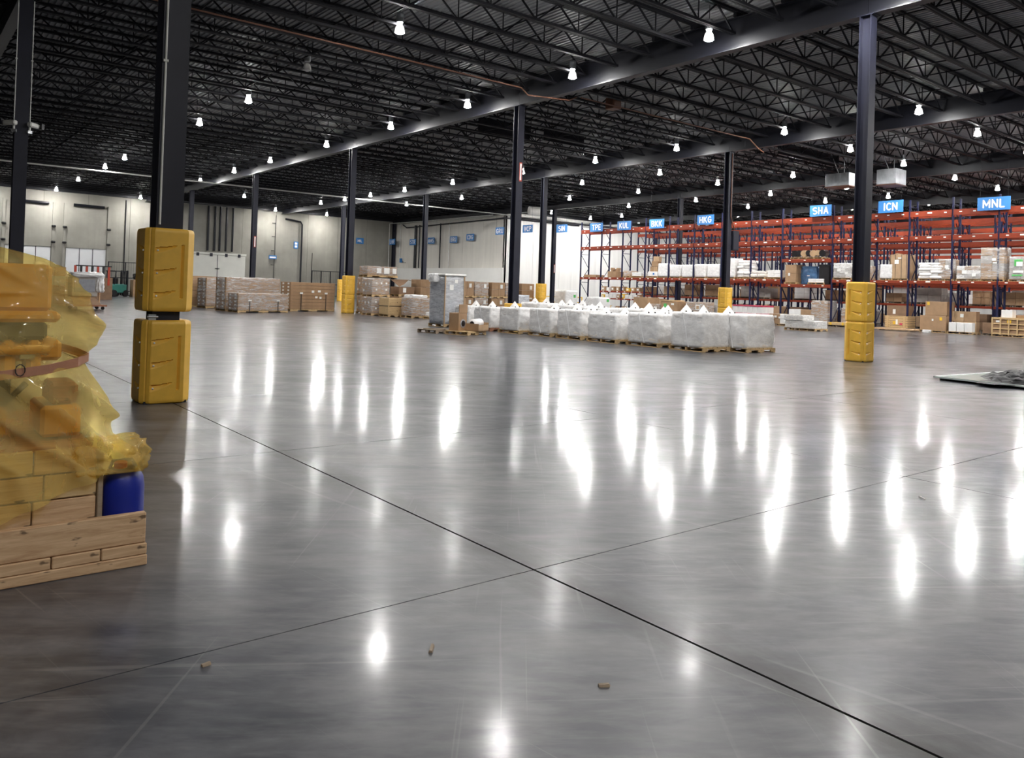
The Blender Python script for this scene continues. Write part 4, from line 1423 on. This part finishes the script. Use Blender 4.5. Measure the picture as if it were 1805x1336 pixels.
for cx, cy, sx, sy, h, lb, pk, pal, ps in FR:
    sy -= .08
    sack_pallet(lb, cx + sx / 2, cy + sy / 2, sx, sy, h * R.uniform(.94, 1.02), R.uniform(-.04, .04), pk, pal, ps)
SR = [(20.6, 17.2), (20.9, 19.0), (21.0, 20.9), (21.1, 22.7), (22.2, 24.4), (22.3, 26.3)]
for i, (cx, cy) in enumerate(SR):
    sack_pallet('%s wrapped sack pallet of the second row, behind the front row' % ('rightmost', 'second from right', 'third from right', 'fourth from right', 'second from left', 'leftmost')[i], cx + .6, cy + .6, 1.2, 1.2, 1.05 + .04 * (i % 2), R.uniform(-.05, .05), [(-.1, .15), (.2, -.15)][:1 + i % 2])
# tall wrapped stack, and the odds-and-ends pallet in front
t_ = load('tall grey wrapped stack with a pale lid left of the sack pallets', 'pallet load', (18.65, 27.95, 0), (1.05, .95, 2.12), (1, 1, 6), 'card_grey', 'wrap_grey', 'wood_light', rz=.12, mats=['card_grey', 'foam_grey'], labels=[('tag_white', 'y', -.2, 1.65, .22, .22), ('tag_white', 'y', .05, 1.9, .16, .14)])
link('lid', rbox(1.2, 1.1, .08, 'bag_white', .02), t_, (0, 0, 2.13))
for sxx in (-.53, .53):
    link('corner_board', MB().box(sxx - .02, sxx + .02, -.51, -.47, .1, 2.12).mesh('corner_board', 'card_light'), t_)
link('wrap_tail', puff(.5, .35, .35, 'wrap_white', 2, .08, .05, 7), t_, (-.55, .1, 1.85))
t_ = thing('flat_pallet', 'worn dark broken pallet in front of the tall wrapped stack', 'pallet', (15.6, 24.0, 0), .25)
link('boards', pallet_mesh(1.0, .9, 'wood_dull'), t_)
link('loose_board', rbox(.12, .8, .03, 'wood_dull', .005), t_, (-.2, -.1, .135), .5)
t_ = thing('flat_pallet', 'light pallet carrying the cardboard carton with a dark round hole', 'pallet', (16.15, 22.95, 0), .35)
link('boards', pallet_mesh(1.15, 1.0), t_)
link('loose_board', rbox(.1, .7, .02, 'wood', .004), t_, (.3, .1, .131), .2)
t_ = thing('open_carton', 'brown carton with a dark round hole on the small light pallet', 'carton', (15.95, 23.15, .135), .35)
link('carton_body', rbox(.50, .42, .62, 'card', .01), t_)
link('upper_flap', MB().box(-.25, .25, -.22, -.20, .62, .92).mesh('upper_flap', 'card'), t_)
o = link('round_hole', MB().lathe([(.15, 0), (.15, .012), (.10, .014)], 18).mesh('round_hole', 'foam_grey'), t_, (0, -.212, .25))
o.rotation_euler = (math.pi / 2, 0, 0)
o = link('roll_core', MB().lathe([(.10, 0), (.10, .02)], 16).mesh('roll_core', 'black_plastic'), t_, (0, -.225, .25))
o.rotation_euler = (math.pi / 2, 0, 0)
t_ = thing('carton_tray', 'torn open carton tray holding a wrapped roll beside the carton with the hole', 'carton', (16.5, 22.75, .135), .35)
link('tray_base', MB().box(-.32, .32, -.28, .28, 0, .03).mesh('tray_base', 'card'), t_)
link('tray_side', MB().box(-.32, .32, -.28, -.26, 0, .22).mesh('tray_side', 'card_light'), t_)
link('tray_side', MB().box(.30, .32, -.28, .28, 0, .30).mesh('tray_side', 'card_light'), t_)
link('tray_side', MB().box(-.32, -.30, -.28, .28, 0, .26).mesh('tray_side', 'card'), t_)
link('wrapped_roll', MB().tube([(-.2, .08, .24), (.3, .08, .26)], .17, 14).mesh('wrapped_roll', 'bag_white', True), t_)
link('roll_end', MB().tube([(-.205, .08, .24), (-.21, .08, .24)], .10, 14).mesh('roll_end', 'black_plastic'), t_)

# ------------------------------------------------------------------ stacked brown pallets by column A2
LBL = [('tag_white', 'y', -.3, .75, .1, .1), ('tag_white', 'y', 0, .75, .1, .1), ('tag_white', 'y', .3, .75, .1, .1), ('tag_white', 'y', -.3, .4, .1, .1), ('tag_white', 'y', .3, .4, .1, .1),
       ('tag_white', 'x', -.3, .7, .1, .12), ('tag_white', 'x', .1, .7, .1, .12), ('tag_white', 'x', .3, .35, .1, .12)]
BIG = [('tag_white', 'y', .25, .78, .2, .26)]
SP = 'stacked brown carton pallets'


def stack2(name_lo, name_hi, x, y, sx=1.02, sy=1.1, h=1.03, wrap='wrap_clear', labels=LBL, rz=0, grid=(2, 2, 2), hi=True):
    load(name_lo, 'pallet load', (x + sx / 2, y + sy / 2, 0), (sx, sy, h), grid, 'card', wrap, 'wood_light', rz, SP, labels=labels)
    if hi:
        load(name_hi, 'pallet load', (x + sx / 2, y + sy / 2, h + .012), (sx, sy, h), grid, 'card', wrap, 'wood_light', rz, SP, labels=labels)


stack2('lower brown carton pallet right beside the yellow guards', 'upper brown carton pallet right beside the yellow guards', 21.35, 40.3, .95, 1.0, 1.03)
stack2('lower wrapped brown pallet second from the yellow guards', 'upper wrapped brown pallet second from the yellow guards', 20.6, 38.1, 1.05, 1.1, 1.0)
load('brown wrapped pallet on the very top of the stacks beside the yellow guards', 'pallet load', (22.3, 40.6, 2.10), (1.9, 1.0, .62), (3, 1, 1), 'card', 'wrap_clear', 'wood_light', 0, SP, labels=[('tag_white', 'y', -.25, .38, .3, .3), ('tag_white', 'y', .25, .38, .35, .34), ('tag_white', 'y', .75, .38, .25, .3)])
t_ = thing('plywood_crate', 'yellowish plywood crate with a dark middle band before the brown stacks', 'crate', (21.35, 37.25, 0), 0)
link('base', pallet_mesh(1.0, 1.0), t_)
link('lower_side', rbox(1.0, 1.0, .42, 'wood_light', .01), t_, (0, 0, .131))
link('upper_side', rbox(1.0, 1.0, .42, 'wood_light', .01), t_, (0, 0, .575))
link('steel_band', MB().box(-.505, .505, -.505, .505, .55, .58).mesh('steel_band', 'strap_black'), t_)
for q in (-.5, .5):
    link('corner_batten', rbox(.06, .06, .86, 'wood_light', .006), t_, (q * .96 - .0, -.50, .133))
t_ = load('clear wrapped brown pallet with white film on top beside the plywood crate', 'pallet load', (21.95, 35.85, 0), (1.05, 1.1, 1.05), (2, 2, 2), 'card', 'wrap_clear', 'wood_light', 0, SP)
link('loose_film', puff(.9, .9, .16, 'wrap_white', 4, .07, .05, 8), t_, (0, 0, 1.04))
t_ = thing('sack_heap', 'low heap of white film and brown boards on a pallet before the wrapped brown pallet', 'pallet', (22.4, 34.45, 0), .1)
link('pallet', pallet_mesh(1.1, .9), t_)
link('film_heap', puff(1.0, .7, .22, 'bag_white', 1, .09, .08, 8), t_, (.05, 0, .12))
link('brown_board', rbox(.7, .1, .12, 'wood_red', .01), t_, (.1, -.44, .05))
load('wrapped brown pallet right of the film topped pallet, lower', 'pallet load', (23.5, 36.4, 0), (1.05, 1.05, 1.0), (2, 2, 2), 'card', 'wrap_clear', 'wood_light', 0, SP, labels=LBL[:3])
t_ = load('torn open brown box on the upper tier in the middle of the brown stacks', 'carton', (22.9, 38.85, 1.06), (1.0, 1.0, .55), (1, 1, 1), 'card_dark', None, 'wood_light', 0, SP, labels=[('tag_white', 'y', -.15, .36, .2, .26)])
link('torn_flap', MB().add([(-.5, -.5, .55), (-.2, -.5, .68), (.1, -.5, .95), (.5, -.5, .85), (.5, .5, .95), (-.5, .5, .95)], [(0, 1, 2, 3, 4, 5)]).mesh('torn_flap', 'card_dark'), t_)
link('inside_shade', MB().box(-.46, .46, -.46, .46, .551, .56).mesh('inside_shade', 'black_plastic'), t_)  # black sheet on the closed carton paints the shade of its inside
load('lower brown pallet under the torn open box', 'pallet load', (22.9, 38.85, 0), (1.05, 1.05, 1.05), (2, 2, 2), 'card', None, 'wood_light', 0, SP)
for i, (x, lbp) in enumerate(((24.15, 'left'), (25.35, 'right'))):
    load('upper brown carton pallet, %s one of the pair before the tall wrapped stack' % lbp, 'pallet load', (x, 38.6, 1.06), (1.05, 1.05, 1.0), (1, 2, 2), 'card', None, 'wood_light', 0, SP, labels=BIG)
    load('lower brown carton pallet, %s one of the pair before the tall wrapped stack' % lbp, 'pallet load', (x, 38.6, 0), (1.05, 1.05, 1.05), (1, 2, 2), 'card', None, 'wood_light', 0, SP, labels=BIG)
# back row of brown stacks seen over the sack pallets
for i in range(5):
    x, y = 29.6 + i * 1.28, 42.6 + (i % 2) * .15
    for k in range(2):
        load('%s brown carton pallet, %s of the far stacks behind the sack pallets' % (('lower', 'upper')[k], ('leftmost', 'second from left', 'middle', 'second from right', 'rightmost')[i]), 'pallet load', (x, y, k * 1.06), (1.1, 1.1, 1.05), (2, 2, 2), 'card', 'wrap_clear' if i in (1, 3) else None, 'wood_light', 0, SP, labels=BIG)

# ------------------------------------------------------------------ long cartons at the left
LG = 'long flat cartons stacked on pallets'


def long_stack(label, x, y, L, d_, h, n_, rz, wrap=None, straps=0, labels=None):
    """x, y = left front corner; cartons lie along the local x axis"""
    t_ = thing('long_carton_stack', label, 'pallet load', (x, y, 0), rz, LG)
    link('pallet', pallet_mesh(L, d_), t_, (L / 2, d_ / 2, 0))
    hh = (h - .131) / n_
    for k in range(n_):
        for j in range(2):
            link('long_carton', rbox(L, d_ / 2 - .01, hh - .008, 'card', .01), t_, (L / 2, d_ * (.25 + .5 * j), .131 + k * hh))
            b_ = MB()
            b_.box(-.010, -.003, d_ * (.25 + .5 * j) - .08, d_ * (.25 + .5 * j) + .08, .131 + k * hh + hh * .25, .131 + k * hh + hh * .75)
            link('end_label', b_.mesh('end_label', 'tag_white'), t_)
    if wrap:
        link('stretch_wrap', puff(L + .05, d_ + .05, h - .08, wrap, int(x * 5) % 9, .02, .012, 12, .03), t_, (L / 2, d_ / 2, .10))
    for q in range(straps):
        xx = L * (.22 + .56 * q / max(1, straps - 1))
        link('strap', MB().box(xx - .02, xx + .02, -.045, -.03, .05, h * .62).mesh('strap', 'strap_black'), t_)
        link('strap_pad', MB().box(xx - .1, xx + .1, -.05, -.03, h * .60, h * .66).mesh('strap_pad', 'tag_white'), t_)
    for (lx, lz, lw, lh) in (labels or ()):
        link('paper_label', MB().box(lx - lw / 2, lx + lw / 2, -.012, -.004, lz - lh / 2, lz + lh / 2).mesh('paper_label', 'tag_white'), t_)
    return t_


rz = .22
long_stack('long brown carton stack with two straps, rightmost of the long stacks', 18.06, 42.9, 3.1, 1.0, 1.68, 8, rz, None, 2, [(1.5, 1.15, .18, .14), (1.95, 1.18, .2, .12), (1.75, .83, .16, .12), (2.05, .80, .14, .12)])
long_stack('low long brown carton stack wrapped in clear film, in front of the taller one', 14.27, 40.6, 3.05, .95, 1.0, 5, rz, 'wrap_clear', 2)
long_stack('tall long brown carton stack behind the low wrapped one', 14.2, 42.3, 3.35, 1.0, 1.82, 8, rz, 'wrap_clear')
long_stack('dim long brown carton stack, second from the near yellow guards', 14.5, 46.5, 3.3, 1.0, 1.75, 8, rz, 'wrap_clear')
long_stack('dim long brown carton stack nearest the near yellow guards', 14.2, 48.3, 3.3, 1.0, 1.85, 8, rz)
load('grey wrapped pallet just right of the near yellow guards', 'pallet load', (13.6, 51.0, 0), (1.1, 1.1, 1.5), (2, 2, 4), 'card_grey', 'wrap_grey', 'wood_dull')


# teal hand pallet truck beside the yellow guards
def pallet_truck(label, x, y, rz):
    t_ = thing('pallet_truck', label, 'pallet truck', (x, y, 0), rz)
    for s in (-.18, .18):
        link('fork', MB().box(.15, 1.25, s - .08, s + .08, .06, .11).mesh('fork', 'teal_paint'), t_)
        link('load_wheel', MB().tube([(1.05, s - .04, .04), (1.05, s + .04, .04)], .04, 10).mesh('load_wheel', 'rubber'), t_)
    link('pump_body', rbox(.25, .5, .75, 'teal_paint', .04), t_, (0, 0, .15))
    link('drive_wheel', MB().tube([(0, -.07, .1), (0, .07, .1)], .10, 14).mesh('drive_wheel', 'rubber'), t_)
    link('tiller', MB().tube([(-.08, 0, .6), (-.32, 0, 1.25)], .025, 8).mesh('tiller', 'steel_dark'), t_)
    link('handle', MB().tube([(-.32, -.16, 1.25), (-.36, -.16, 1.38), (-.36, .16, 1.38), (-.32, .16, 1.25), (-.32, -.16, 1.25)], .02, 8).mesh('handle', 'steel_dark'), t_)
    return t_


pallet_truck('teal hand pallet truck left of the yellow guards by the brown stacks', 21.6, 45.2, 1.2)
load('small brown carton on the floor beside the teal hand pallet truck', 'carton', (20.95, 45.0, 0), (.5, .5, .4), (1, 1, 1), 'card_light', None, None)

# forklift and carton by the far cage
t_ = thing('forklift', 'green forklift with black roof guard by the far wire cage', 'forklift', (15.2, 72.5, 0), .6)
link('body', rbox(1.5, 1.0, .75, 'teal_paint', .08), t_, (0, 0, .3))
link('counterweight', rbox(.5, 1.0, .55, 'teal_paint', .12), t_, (-.75, 0, .5))
link('seat', rbox(.5, .5, .5, 'black_plastic', .06), t_, (-.2, 0, 1.05))
for sx_ in (-.6, .55):
    for sy_ in (-.45, .45):
        link('guard_post', MB().tube([(sx_, sy_, 1.0), (sx_ * .8, sy_, 2.1)], .04, 6).mesh('guard_post', 'steel_dark'), t_)
        link('wheel', MB().tube([(sx_ * 1.05, sy_ * 1.02 - .08, .28), (sx_ * 1.05, sy_ * 1.02 + .08, .28)], .28, 14).mesh('wheel', 'rubber'), t_)
link('roof_guard', MB().box(-.6, .6, -.5, .5, 2.08, 2.15).mesh('roof_guard', 'steel_dark'), t_)
for s in (-.3, .3):
    link('mast', MB().box(.85, .97, s - .06, s + .06, .1, 2.2).mesh('mast', 'steel_dark'), t_)
    link('fork', MB().box(.97, 2.0, s - .06, s + .06, .08, .14).mesh('fork', 'steel_dark'), t_)
load('big brown carton with two white labels beside the forklift', 'carton', (16.9, 71.6, 0), (1.35, 1.1, 1.45), (1, 1, 1), 'card', None, 'wood_dull', labels=[('tag_white', 'y', -.35, 1.0, .14, .7), ('tag_white', 'y', .15, 1.1, .26, .4)])
pallet_truck('small hand truck right of the big carton by the near guards', 17.6, 69.5, .3)
t_ = thing('black_bag', 'black sack heap on top of the big carton by the forklift', 'sack', (17.0, 71.8, 1.45))
link('sack_body', puff(1.1, .8, .5, 'black_plastic', 2, .1, .08, 7), t_)
link('sack_tie', puff(.2, .2, .2, 'black_plastic', 4, .05, .02, 4), t_, (.2, 0, .45))
# grey crate cart under white sheet, cartons behind
t_ = thing('crate_cart', 'grey panelled crate on a low wheeled cart between the yellow film and near guards', 'cart', (7.75, 43.0, 0), .1)
link('deck', MB().box(-.75, .75, -.6, .6, .16, .24).mesh('deck', 'wood_red'), t_)
for sx_ in (-.6, .6):
    for sy_ in (-.45, .45):
        link('caster', MB().tube([(sx_, sy_ - .03, .08), (sx_, sy_ + .03, .08)], .08, 10).mesh('caster', 'rubber'), t_)
link('sloped_board', MB().add([(-.7, -.6, .24), (.5, -.6, .24), (.35, .1, .65), (-.7, .1, .65), (-.7, -.56, .24), (.5, -.56, .24), (.35, .14, .65), (-.7, .14, .65)], [(0, 1, 2, 3), (7, 6, 5, 4), (0, 4, 5, 1), (1, 5, 6, 2), (2, 6, 7, 3), (3, 7, 4, 0)]).mesh('sloped_board', 'card_dark'), t_)
link('crate_box', rbox(1.15, .7, .95, 'card_grey', .03), t_, (-.1, .35, .62))
link('front_panel', rbox(.92, .03, .6, 'foam_grey', .02), t_, (-.1, -.01, .85))
link('wood_post', rbox(.07, .07, 1.6, 'wood', .006), t_, (.62, .2, .24))
t_ = thing('white_sheet', 'crumpled white plastic sheet thrown over the grey crate cart', 'sheet', (7.75, 43.3, 1.575), .1)
link('sheet_body', puff(1.25, .8, .22, 'wrap_white', 5, .12, .1, 9), t_)
link('sheet_tail', puff(.3, .5, .9, 'wrap_white', 6, .10, .1, 8), t_, (.55, -.1, -.75))
load('brown cartons with grey panels behind the yellow film covered crate', 'cartons', (6.9, 47.5, 0), (1.1, 1.2, 2.05), (2, 2, 4), 'card', None, 'wood_dull', mats=['card', 'card_dark', 'foam_grey'])
load('second brown carton stack behind the grey crate cart', 'cartons', (8.2, 49.5, 0), (1.2, 1.2, 1.75), (2, 2, 3), 'card', 'wrap_clear', 'wood_dull', mats=['card', 'card_dark'])
t_ = thing('barrier_stack', 'row of orange and black barrier boards before the white dock door', 'barrier', (11.4, 62.0, 0), .1)
link('rack_base', MB().box(-1.3, 1.3, -.4, .4, 0, 1.55).mesh('rack_base', 'card_dark'), t_)
for q in range(7):
    link('barrier_board', MB().box(-1.2 + q * .36, -1.05 + q * .36, -.42, -.36, 1.0, 2.35).mesh('barrier_board', 'black_plastic' if q % 2 else 'red_plastic'), t_)
link('top_bar', MB().box(-1.1, 1.2, -.44, -.36, 2.30, 2.38).mesh('top_bar', 'black_plastic'), t_)
load('white flat boards stacked on pallets behind the yellow film', 'boards', (4.6, 46.0, 0), (1.4, 1.2, 2.0), (1, 1, 8), 'white_box', None, 'wood_dull')

# ------------------------------------------------------------------ floor sheet with black film at right
t_ = thing('floor_panel', 'pale sheet panel lying on dark runners on the floor at the right edge', 'panel', (19.3, 6.3, 0), -.06)
link('sheet', MB().box(-1.75, 1.75, -1.25, 1.25, .045, .065).mesh('sheet', 'glass_sheet'), t_)
for q in (-1.1, 0, 1.1):
    link('runner', MB().box(-1.70, 1.70, q - .06, q + .06, 0, .045).mesh('runner', 'black_plastic'), t_)
link('edge_strip', MB().box(-1.77, 1.75, 1.21, 1.26, .045, .08).mesh('edge_strip', 'strap_white'), t_)
link('edge_strip', MB().box(-1.77, -1.72, -1.25, 1.26, .045, .08).mesh('edge_strip', 'glass_sheet'), t_)
b_ = bmesh.new()
bmesh.ops.create_grid(b_, x_segments=46, y_segments=34, size=1)
for v_ in b_.verts:
    x, y, z = v_.co
    r_ = math.hypot(x, y)
    h = max(0, 1 - r_) ** .6
    q = Vector((x * 5, y * 5, .3))
    hh = h * (.15 + .26 * abs(noise.noise(q)) + .10 * abs(noise.noise(q * 2.7)))
    k = 1 - .35 * max(0, noise.noise(Vector((math.atan2(y, x) * 1.6, 2.2, 0)))) * r_
    v_.co = Vector((x * 1.9 * k + .12 * noise.noise(q * 1.3), y * 1.25 * k + .12 * noise.noise(q * 1.9 + Vector((5, 0, 0))), hh))
me = bpy.data.meshes.new('black_film')
b_.to_mesh(me)
b_.free()
me.materials.append(MATS['black_film'])
o = tag(link('black_film', me, None, (19.3, 6.0, .068), .3), 'crumpled black plastic film heaped on the pale floor sheet', 'film')
md = o.modifiers.new('thickness', 'SOLIDIFY')
md.thickness = .004

# small litter on the floor
for i, (x, y, L, a, lb) in enumerate(((1.95, 2.95, .09, .9, 'tiny wood splinter on the floor near the bottom centre'), (2.35, 2.28, .06, -.5, 'tiny dark scrap on the floor at the bottom edge'), (1.1, 3.35, .05, .2, 'tiny scrap on the dark floor right of the crate'), (6.75, 3.0, .10, 1.0, 'scrap of pale paper on the floor at right'))):
    t_ = thing('floor_scrap', lb, 'scrap', (x, y, .001), a)
    L *= .7
    link('scrap', MB().add([(-L / 2, -.008, 0), (L / 2, -.012, 0), (L / 2 + .01, .006, 0), (-L / 2, .01, 0), (-L / 2, -.006, .008), (L / 2, -.008, .012), (L / 2, .004, .012), (-L / 2, .006, .010)],
                           [(0, 3, 2, 1), (4, 5, 6, 7), (0, 1, 5, 4), (1, 2, 6, 5), (2, 3, 7, 6), (3, 0, 4, 7)]).mesh('scrap', 'wood_dull' if i < 3 else 'bag_white'), t_)

# ------------------------------------------------------------------ foreground: timber base, yellow machine, blue can, film
t_ = thing('timber_skid', 'heavy timber skid with knotty boards under the yellow machine, lower left', 'skid', (0, 4.72, 0))
rr2 = random.Random(3)


def board(parent, x0_, x1_, y0_, y1_, z0_, z1_, mat='wood', name='board'):
    return link(name, rbox(x1_ - x0_, y1_ - y0_, z1_ - z0_, mat, .005), parent, ((x0_ + x1_) / 2, (y0_ + y1_) / 2, z0_))


board(t_, -1.1, 1.205, 0, .14, 0, .058, 'wood', 'bottom_board')
board(t_, -1.1, 1.205, .75, .89, 0, .058, 'wood', 'bottom_board')
board(t_, -1.1, 1.205, 1.45, 1.6, 0, .058, 'wood', 'bottom_board')
xb = [1.205, .97, .735, .50, .265, .03, -.205, -.44, -.675, -.91, -1.1]
for i in range(len(xb) - 1):
    board(t_, xb[i + 1] + .003, xb[i] - .003, .004, 1.6, .060, .122, 'wood', 'deck_board')
board(t_, -1.1, 1.195, .012, .055, .124, .292, 'wood', 'front_board')
board(t_, -1.1, 1.195, 1.545, 1.59, .124, .292, 'wood', 'rear_board')
# plank box behind the front board
t_ = thing('plank_box', 'low plank box wall standing on the timber skid under the film', 'box', (0, 4.82, .124))
for k in range(4):
    z0_ = .01 + k * .135
    xs_ = [-.9, .22 + .14 * (k % 2), .70 - .05 * (k % 2), .955]
    for q in range(3):
        board(t_, xs_[q] + .003, xs_[q + 1] - .003, 0, .03, z0_, z0_ + .128, ('wood', 'wood_light', 'wood')[(q + k) % 3], 'plank')
board(t_, .958, .985, -.01, .07, 0, .50, 'wood_dull', 'corner_post')
board(t_, -.9, .93, .03, 1.4, .53, .56, 'wood_red', 'top_board')
for x in (-.9, .90):
    board(t_, x, x + .03, .04, 1.4, .01, .52, 'wood', 'side_board')
# blue can
t_ = thing('blue_can', 'blue plastic can with a red cap on the corner of the timber skid', 'can', (1.105, 4.90, .124))
link('can_body', MB().lathe([(.09, 0), (.108, .02), (.112, .08), (.112, .29), (.104, .345), (.082, .385), (.05, .40), (.02, .402)], 28).mesh('can_body', 'blue_plastic', True), t_)
link('cap', MB().lathe([(.035, 0), (.035, .03), (.03, .035)], 14).mesh('cap', 'red_plastic'), t_, (-.02, -.02, .40))
link('handle', MB().tube([(-.07, .02, .39), (-.05, .03, .43), (.05, .03, .43), (.07, .02, .39)], .012, 8).mesh('handle', 'blue_plastic'), t_)
# yellow machine
t_ = thing('yellow_machine', 'big yellow machine shrouded in yellow film on the timber skid', 'machine', (0, 4.95, .69))


def mpart(name, x0_, x1_, y0_, y1_, z0_, z1_, mat='yellow_machine', bev=.02):
    return link(name, rbox(x1_ - x0_, y1_ - y0_, z1_ - z0_, mat, bev), t_, ((x0_ + x1_) / 2, (y0_ + y1_) / 2, z0_ - .69))


mpart('upper_housing', -.9, .73, .05, 1.05, 1.40, 1.655)
mpart('ledge', -.95, .77, .0, 1.10, 1.34, 1.40)
mpart('dark_beam', -.9, .72, .08, 1.0, 1.24, 1.34, 'steel_dark')
mpart('mid_block', -.9, .80, .12, 1.0, 1.12, 1.235)
for x in (.50, .62):
    mpart('leg_block', x, x + .07, .03, .25, 1.05, 1.24)
mpart('name_plate', .585, .655, .012, .03, 1.14, 1.17, 'foam_grey', .004)
mpart('lower_body', -.9, .55, .15, 1.0, .70, 1.10, 'yellow_machine')
mpart('dark_block', .30, .56, .10, .3, .92, 1.08, 'black_plastic')  # solid black block standing proud of the lower body
mpart('brown_block', .74, .885, .08, .35, .88, 1.0, 'wood_red')
mpart('right_frame', .70, .90, .06, .5, .70, .875)
link('hydraulic_hose', MB().tube([(.25, .05, .35), (.35, -.01, .25), (.52, .0, .22), (.62, .03, .32)], .018, 8).mesh('hydraulic_hose', 'black_plastic', True), t_)
link('cross_tube', MB().tube([(-.6, .03, .50), (.72, .03, .50)], .03, 10).mesh('cross_tube', 'yellow_machine', True), t_)


# film shroud: loft of rounded sections, right edge follows the drape, deep folds
def film_mesh():
    # (z, right extent at the front, front y offset)
    prof = [(1.80, .30, .45), (1.745, .50, .22), (1.70, .66, .10), (1.675, .73, .03), (1.62, .80, .02), (1.55, .86, .01), (1.46, .92, -.01), (1.36, .965, -.02), (1.27, .985, -.03), (1.215, .965, -.02), (1.17, .905, .0),
            (1.13, .89, .0), (1.08, .92, -.01), (1.0, .975, -.03), (.92, 1.02, -.04), (.85, 1.035, -.05), (.79, 1.01, -.05), (.72, 1.03, -.05), (.66, 1.10, -.06), (.61, 1.17, -.06), (.56, 1.19, -.06), (.52, 1.14, -.06)]
    yf, yb, xl = 4.86, 6.15, -1.0
    nper = 200
    vs_, fs = [], []

    def section(z, xr, yo):
        pts_ = []
        y0_ = yf + yo
        cr = .13
        xr_b = xr - .05
        path = [(xl, y0_), (xr - cr, y0_)] + [(xr - cr + cr * math.sin(a), y0_ + cr - cr * math.cos(a)) for a in (.26, .52, .79, 1.05, 1.31)] + [(xr, y0_ + cr), (xr_b, yb - cr)] + \
               [(xr_b - cr + cr * math.cos(a), yb - cr + cr * math.sin(a)) for a in (.4, .8, 1.2)] + [(xr_b - cr, yb), (xl, yb)]
        ln = [0]
        for i in range(1, len(path)):
            ln.append(ln[-1] + math.dist(path[i - 1], path[i]))
        # denser samples along the visible front and right side
        for k in range(nper):
            s = ln[-1] * ((k / (nper - 1)))
            i = 1
            while i < len(ln) - 1 and ln[i] < s:
                i += 1
            f = (s - ln[i - 1]) / (ln[i] - ln[i - 1] + 1e-9)
            pts_.append((path[i - 1][0] + f * (path[i][0] - path[i - 1][0]), path[i - 1][1] + f * (path[i][1] - path[i - 1][1])))
        return pts_
    # resample profile
    zs = []
    nzz = 130
    ztop, zbot = prof[0][0], prof[-1][0]
    for k in range(nzz):
        z = ztop + (zbot - ztop) * k / (nzz - 1)
        for i in range(len(prof) - 1):
            if prof[i][0] >= z >= prof[i + 1][0]:
                f = (prof[i][0] - z) / (prof[i][0] - prof[i + 1][0])
                zs.append((z, prof[i][1] + f * (prof[i + 1][1] - prof[i][1]), prof[i][2] + f * (prof[i + 1][2] - prof[i][2])))
                break
    for j, (z, xr, yo) in enumerate(zs):
        for k, (x, y) in enumerate(section(z, xr, yo)):
            # slanting folds fanning out from the knot at upper right and from the band
            pinch = math.exp(-((z - 1.14) / .07) ** 2)
            nz_ = noise.noise(Vector((x * 1.6, z * 1.6, .5)))
            if z > 1.16:
                ang = math.atan2(z - 1.50, x - .68)
                d_ = math.hypot(z - 1.50, x - .68)
                ph = ang * 6.0 + .9 * nz_
                fold = min(1, d_ * 3) * (.040 * abs(math.cos(ph)) ** 7 + .016 * math.sin(ph * .5)) * (1 - .6 * pinch)
            else:
                ph = (x * .80 + z) * 15 + 1.2 * nz_
                fold = (.045 * abs(math.cos(ph)) ** 6 + .018 * math.sin(ph * .6)) * (1 - .9 * pinch)
            fold += .005 * noise.noise(Vector((x * 6, y * 6, z * 6)))
            dx = fold * .8 if x > .7 else 0
            dy = -fold - .012 if y < 5.3 else 0
            zz = z
            if j == nzz - 1 or z < .56:   # ragged lower hem rising to the left and drooping
                zz = z - max(0, (1.0 - x)) * .42 * max(0, (.62 - z) / .10) * (1 if y < 5.2 else .3) + .02 * noise.noise(Vector((x * 9, y * 9, 0)))
            vs_.append((x + dx, y + dy, zz))
    n_ = len(zs)
    for j in range(n_ - 1):
        for k in range(nper - 1):
            fs.append((j * nper + k, j * nper + k + 1, (j + 1) * nper + k + 1, (j + 1) * nper + k))
    # top
    fs.append(tuple(range(nper)))
    me = bpy.data.meshes.new('film_shroud')
    me.from_pydata(vs_, [], fs)
    me.materials.append(MATS['film_yellow'])
    me.polygons.foreach_set('use_smooth', [True] * len(me.polygons))
    return me


t_ = thing('film_shroud', 'crinkled translucent yellow plastic film draped over the machine', 'film', (0, 0, 0))
link('film_sheet', film_mesh(), t_)
b_ = MB()
ring = [(-1.0, 4.825, 1.065), (-.2, 4.82, 1.06), (.25, 4.815, 1.06), (.50, 4.815, 1.075), (.70, 4.82, 1.10), (.84, 4.85, 1.13), (.905, 4.93, 1.15), (.91, 5.3, 1.15), (.88, 6.05, 1.14), (.75, 6.17, 1.13), (-1.0, 6.17, 1.10)]
vs_, fs = [], []
for p in ring:
    c = Vector((0.0, 5.4, 0))
    dd = (Vector((p[0], p[1], 0)) - c).normalized()
    for oz, od in ((-.024, .0), (.024, .0), (.024, .006), (-.024, .006)):
        vs_.append((p[0] + dd.x * od, p[1] + dd.y * od, p[2] + oz))
for i in range(len(ring) - 1):
    for k in range(4):
        fs.append((i * 4 + k, i * 4 + (k + 1) % 4, (i + 1) * 4 + (k + 1) % 4, (i + 1) * 4 + k))
b_.add(vs_, fs)
link('tape_band', b_.mesh('tape_band', 'tape'), t_)
link('wire_loop', MB().tube([(.57 + .022 * math.cos(a), 4.80, 1.10 + .03 * math.sin(a)) for a in [q * .6 for q in range(12)]], .003, 5).mesh('wire_loop', 'strap_black'), t_)
# loose gathered tail of film over the blue can
tl = puff(.34, .26, .17, 'film_yellow', 7, .035, .1, 12)
link('film_tail', tl, t_, (1.02, 4.90, .515))
